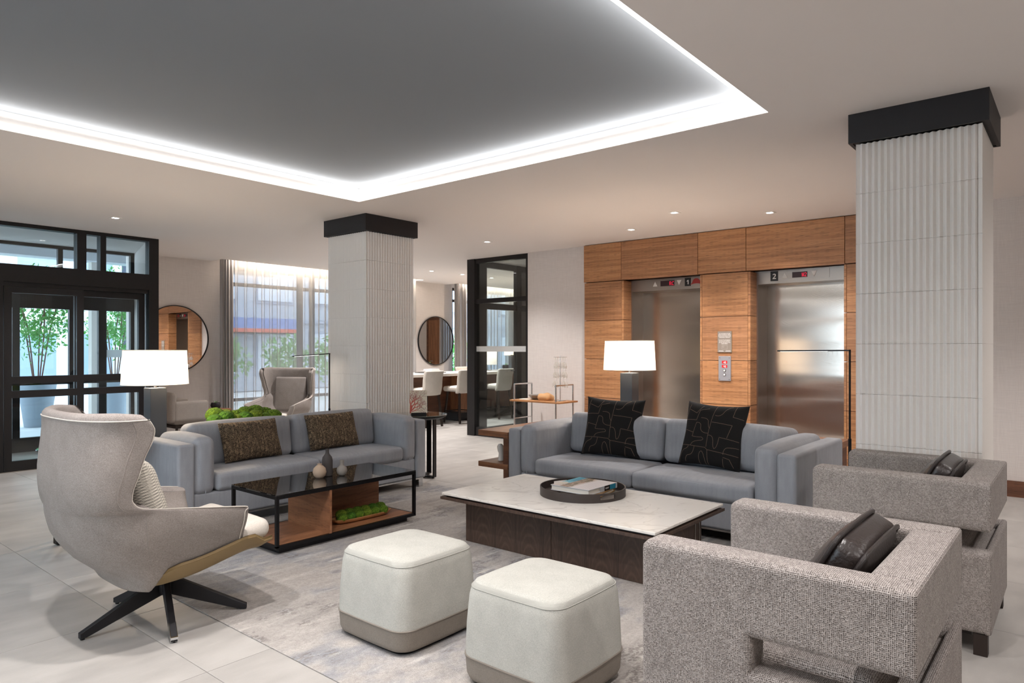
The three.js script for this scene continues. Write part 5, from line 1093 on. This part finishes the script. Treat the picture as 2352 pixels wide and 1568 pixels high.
{ // computer screen and lamp at the far end of the communal table
  const t = thing('monitor', 'white backed computer monitor behind the black glass post', 'monitor', [10.9, 9.8, 0.93], -0.4);
  part('panel', cbox(0.5, 0.32, 0.02, 0, 0.28, 0, 0.004), M.white, t); part('stand', [bx(0.04, 0.2, 0.02, 0, 0.1, -0.03), bx(0.2, 0.01, 0.16, 0, 0.005, -0.02)], M.nickel, t);
  const p = part(numbered('paper_sheet'), cbox(0.3, 0.012, 0.22, 0, 0.006, 0, 0.002), M.paper, scene); p.position.set(9.75, 0.93, -9.5); tag(p, 'stack of white paper on the communal table', 'paper');
  tableLamp('small lit lamp on the communal table behind the glass door', [11.2, 9.35, 0.93], 'drum table lamps', 1.5).scale.setScalar(0.6);
}

// ---------------------------------------------------------------- outdoors, seen through the doors and windows
M.pave = hex('#c9cdd2', 0.9);
struct('pavement', [wb(-14, 30, 11.3, 40, -0.12, -0.02), wb(-20, -3.3, -8, 11.3, -0.12, -0.02)], M.pave, 'pale paved forecourt outside the entrance', 'pavement');
struct('canopy', [wb(-6, 8, 11.6, 15.2, 3.1, 3.35), wb(-6, 8, 13.2, 13.45, 2.92, 3.1)], hex('#c3c5c9', 0.8), 'pale entrance canopy outside', 'canopy');
struct('canopy_post', [wb(4.54, 4.7, 13.42, 13.58, 0, 3.1), wb(1.2, 1.36, 13.42, 13.58, 0, 3.1)], M.paint, 'pale posts of the entrance canopy', 'post');
function building(label, u0, u1, v0, v1, h, mat, rows, cols, o = {}) {
  const t = thing('building', label, 'building', [(u0 + u1) / 2, (v0 + v1) / 2, 0], 0), w = u1 - u0, d = v1 - v0;
  part('walls', bx(w, h, d, 0, h / 2, 0), mat, t);
  const cw = w / cols, rh = h / rows, win = new THREE.BoxGeometry(cw * 0.62, rh * 0.55, 0.06), fr = new THREE.BoxGeometry(cw * 0.7, rh * 0.63, 0.04);
  for (let r = 0; r < rows; r++) for (let c = 0; c < cols; c++) { const f = part('window_frame', fr, o.frame || M.paint, t); f.position.set(-w / 2 + (c + 0.5) * cw, (r + 0.52) * rh, d / 2 + 0.015); const g = part('window', win, o.pane || M.outPane, f); g.position.set(0, 0, 0.02); }
  for (let r = 1; r <= rows; r++) part('ledge', bx(w + 0.1, 0.12, 0.14, 0, r * rh - 0.06, d / 2 + 0.05), o.frame || M.paint, t);
  return t;
}
M.outPane = hex('#8497b0', 0.15);
building('pale building across the forecourt seen through the entrance doors', -2, 9, 24, 30, 7, hex('#c9d0d9', 0.8), 3, 7);
building('blue grey building seen through the sheer curtain', 9.6, 28, 21, 28, 12, hex('#a3abba', 0.8), 5, 9, { frame: hex('#8e98ac', 0.8), pane: hex('#bcc6d6', 0.3) });
{
  const t = thing('shop_awning', 'blue awning with a red stripe seen through the sheer curtain', 'awning', [11.4, 20.6, 1.95]);
  part('blue_band', bx(3.4, 0.34, 0.6, 0, 0.26, 0), hex('#5f78b4', 0.7), t); part('red_band', bx(3.4, 0.12, 0.62, 0, 0.03, 0), hex('#c2553f', 0.7), t);
  part('bracket', bx(3.4, 0.05, 0.5, 0, -0.05, -0.05), M.frame, t);
}
function leaves(n, R, mat, seed, parent, name, size = 0.07) {
  const pos = [], idx = [], uv = [];
  for (let i = 0; i < n; i++) {
    const a = hash(i, 1, seed) * 6.283, b = Math.acos(2 * hash(i, 2, seed) - 1), r = Math.cbrt(0.15 + 0.85 * hash(i, 3, seed)) * (0.75 + 0.25 * Math.sin(a * 3 + b * 4)), c = new THREE.Vector3(R[0] * r * Math.sin(b) * Math.cos(a), R[1] * r * Math.cos(b), R[2] * r * Math.sin(b) * Math.sin(a));
    const d1 = new THREE.Vector3(hash(i, 4, seed) - 0.5, hash(i, 5, seed) - 0.7, hash(i, 6, seed) - 0.5).normalize(), d2 = new THREE.Vector3(hash(i, 7, seed) - 0.5, hash(i, 8, seed) - 0.5, hash(i, 9, seed) - 0.5).cross(d1).normalize(), s = size * (0.6 + 0.8 * hash(i, 10, seed)), k = pos.length / 3;
    for (const [x, y] of [[-1, 0], [0, -0.45], [1, 0], [0, 0.45]]) { const p = c.clone().addScaledVector(d1, x * s).addScaledVector(d2, y * s); pos.push(p.x, p.y, p.z); uv.push(0, 0); }
    idx.push(k, k + 1, k + 2, k, k + 2, k + 3);
  }
  const g = new THREE.BufferGeometry(); g.setAttribute('position', new THREE.Float32BufferAttribute(pos, 3)); g.setAttribute('uv', new THREE.Float32BufferAttribute(uv, 2)); g.setIndex(idx); g.computeVertexNormals();
  const m = part(name, g, mat, parent); m.userData.kind = 'stuff'; return m;
}
function planterTree(label, at, h, seed) {
  const t = thing('planter_tree', label, 'tree', at, 0, 'leafy trees in tall planters');
  part('planter', lathe([[0, 0], [0.2, 0], [0.31, 0.85], [0.3, 0.88], [0.27, 0.86], [0.24, 0.8], [0, 0.8]], 28), hex('#8b97a3', 0.5), t); part('soil', cyl(0.25, 0.25, 0.02, 0, 0.8, 0), M.soil, t);
  for (let k = 0; k < 5; k++) part('stem', tube([[0.06 * Math.cos(k * 1.3), 0.8, 0.06 * Math.sin(k * 1.3)], [0.2 * Math.cos(k * 1.3), 0.8 + h * 0.5, 0.2 * Math.sin(k * 1.3)], [0.42 * Math.cos(k * 1.3 + 0.3), 0.8 + h, 0.42 * Math.sin(k * 1.3 + 0.3)]], 0.012), M.walnutDark, t);
  const f = leaves(2600, [0.75, h * 0.5, 0.7], M.leaf, seed, t, 'foliage', 0.038); f.position.y = 0.95 + h * 0.6;
}
planterTree('leafy tree in a tall blue grey planter seen through the left door leaf', [4.05, 14.6, -0.02], 1.9, 401);
planterTree('leafy tree in a tall blue grey planter seen through the right door leaf', [5.6, 15.3, -0.02], 2.0, 402);
planterTree('leafy tree in a tall planter at the left edge of the entrance', [3.0, 15.4, -0.02], 2.1, 403);
for (let i = 0; i < 6; i++) { const u = 8.6 + i * 1.75, t = thing('shrub', ['round shrub leftmost behind the curtain', 'second round shrub from the left behind the curtain', 'shrub in the middle of the row behind the curtain', 'shrub right of the middle behind the curtain', 'shrub farther right behind the curtain', 'rightmost shrub of the row outside'][i], 'shrub', [u, 16.5 + hash(i, 4, 12) * 0.6, -0.02], 0, 'shrubs outside the curtained window'); leaves(900, [0.85, 0.75, 0.6], i % 2 ? M.leaf : M.leafPale, 500 + i, t, 'foliage', 0.07).position.y = 1.15; part('trunk', cyl(0.05, 0.04, 0.9, 0, 0, 0, 10), M.walnutDark, t); }

renderer.render(scene, camera);
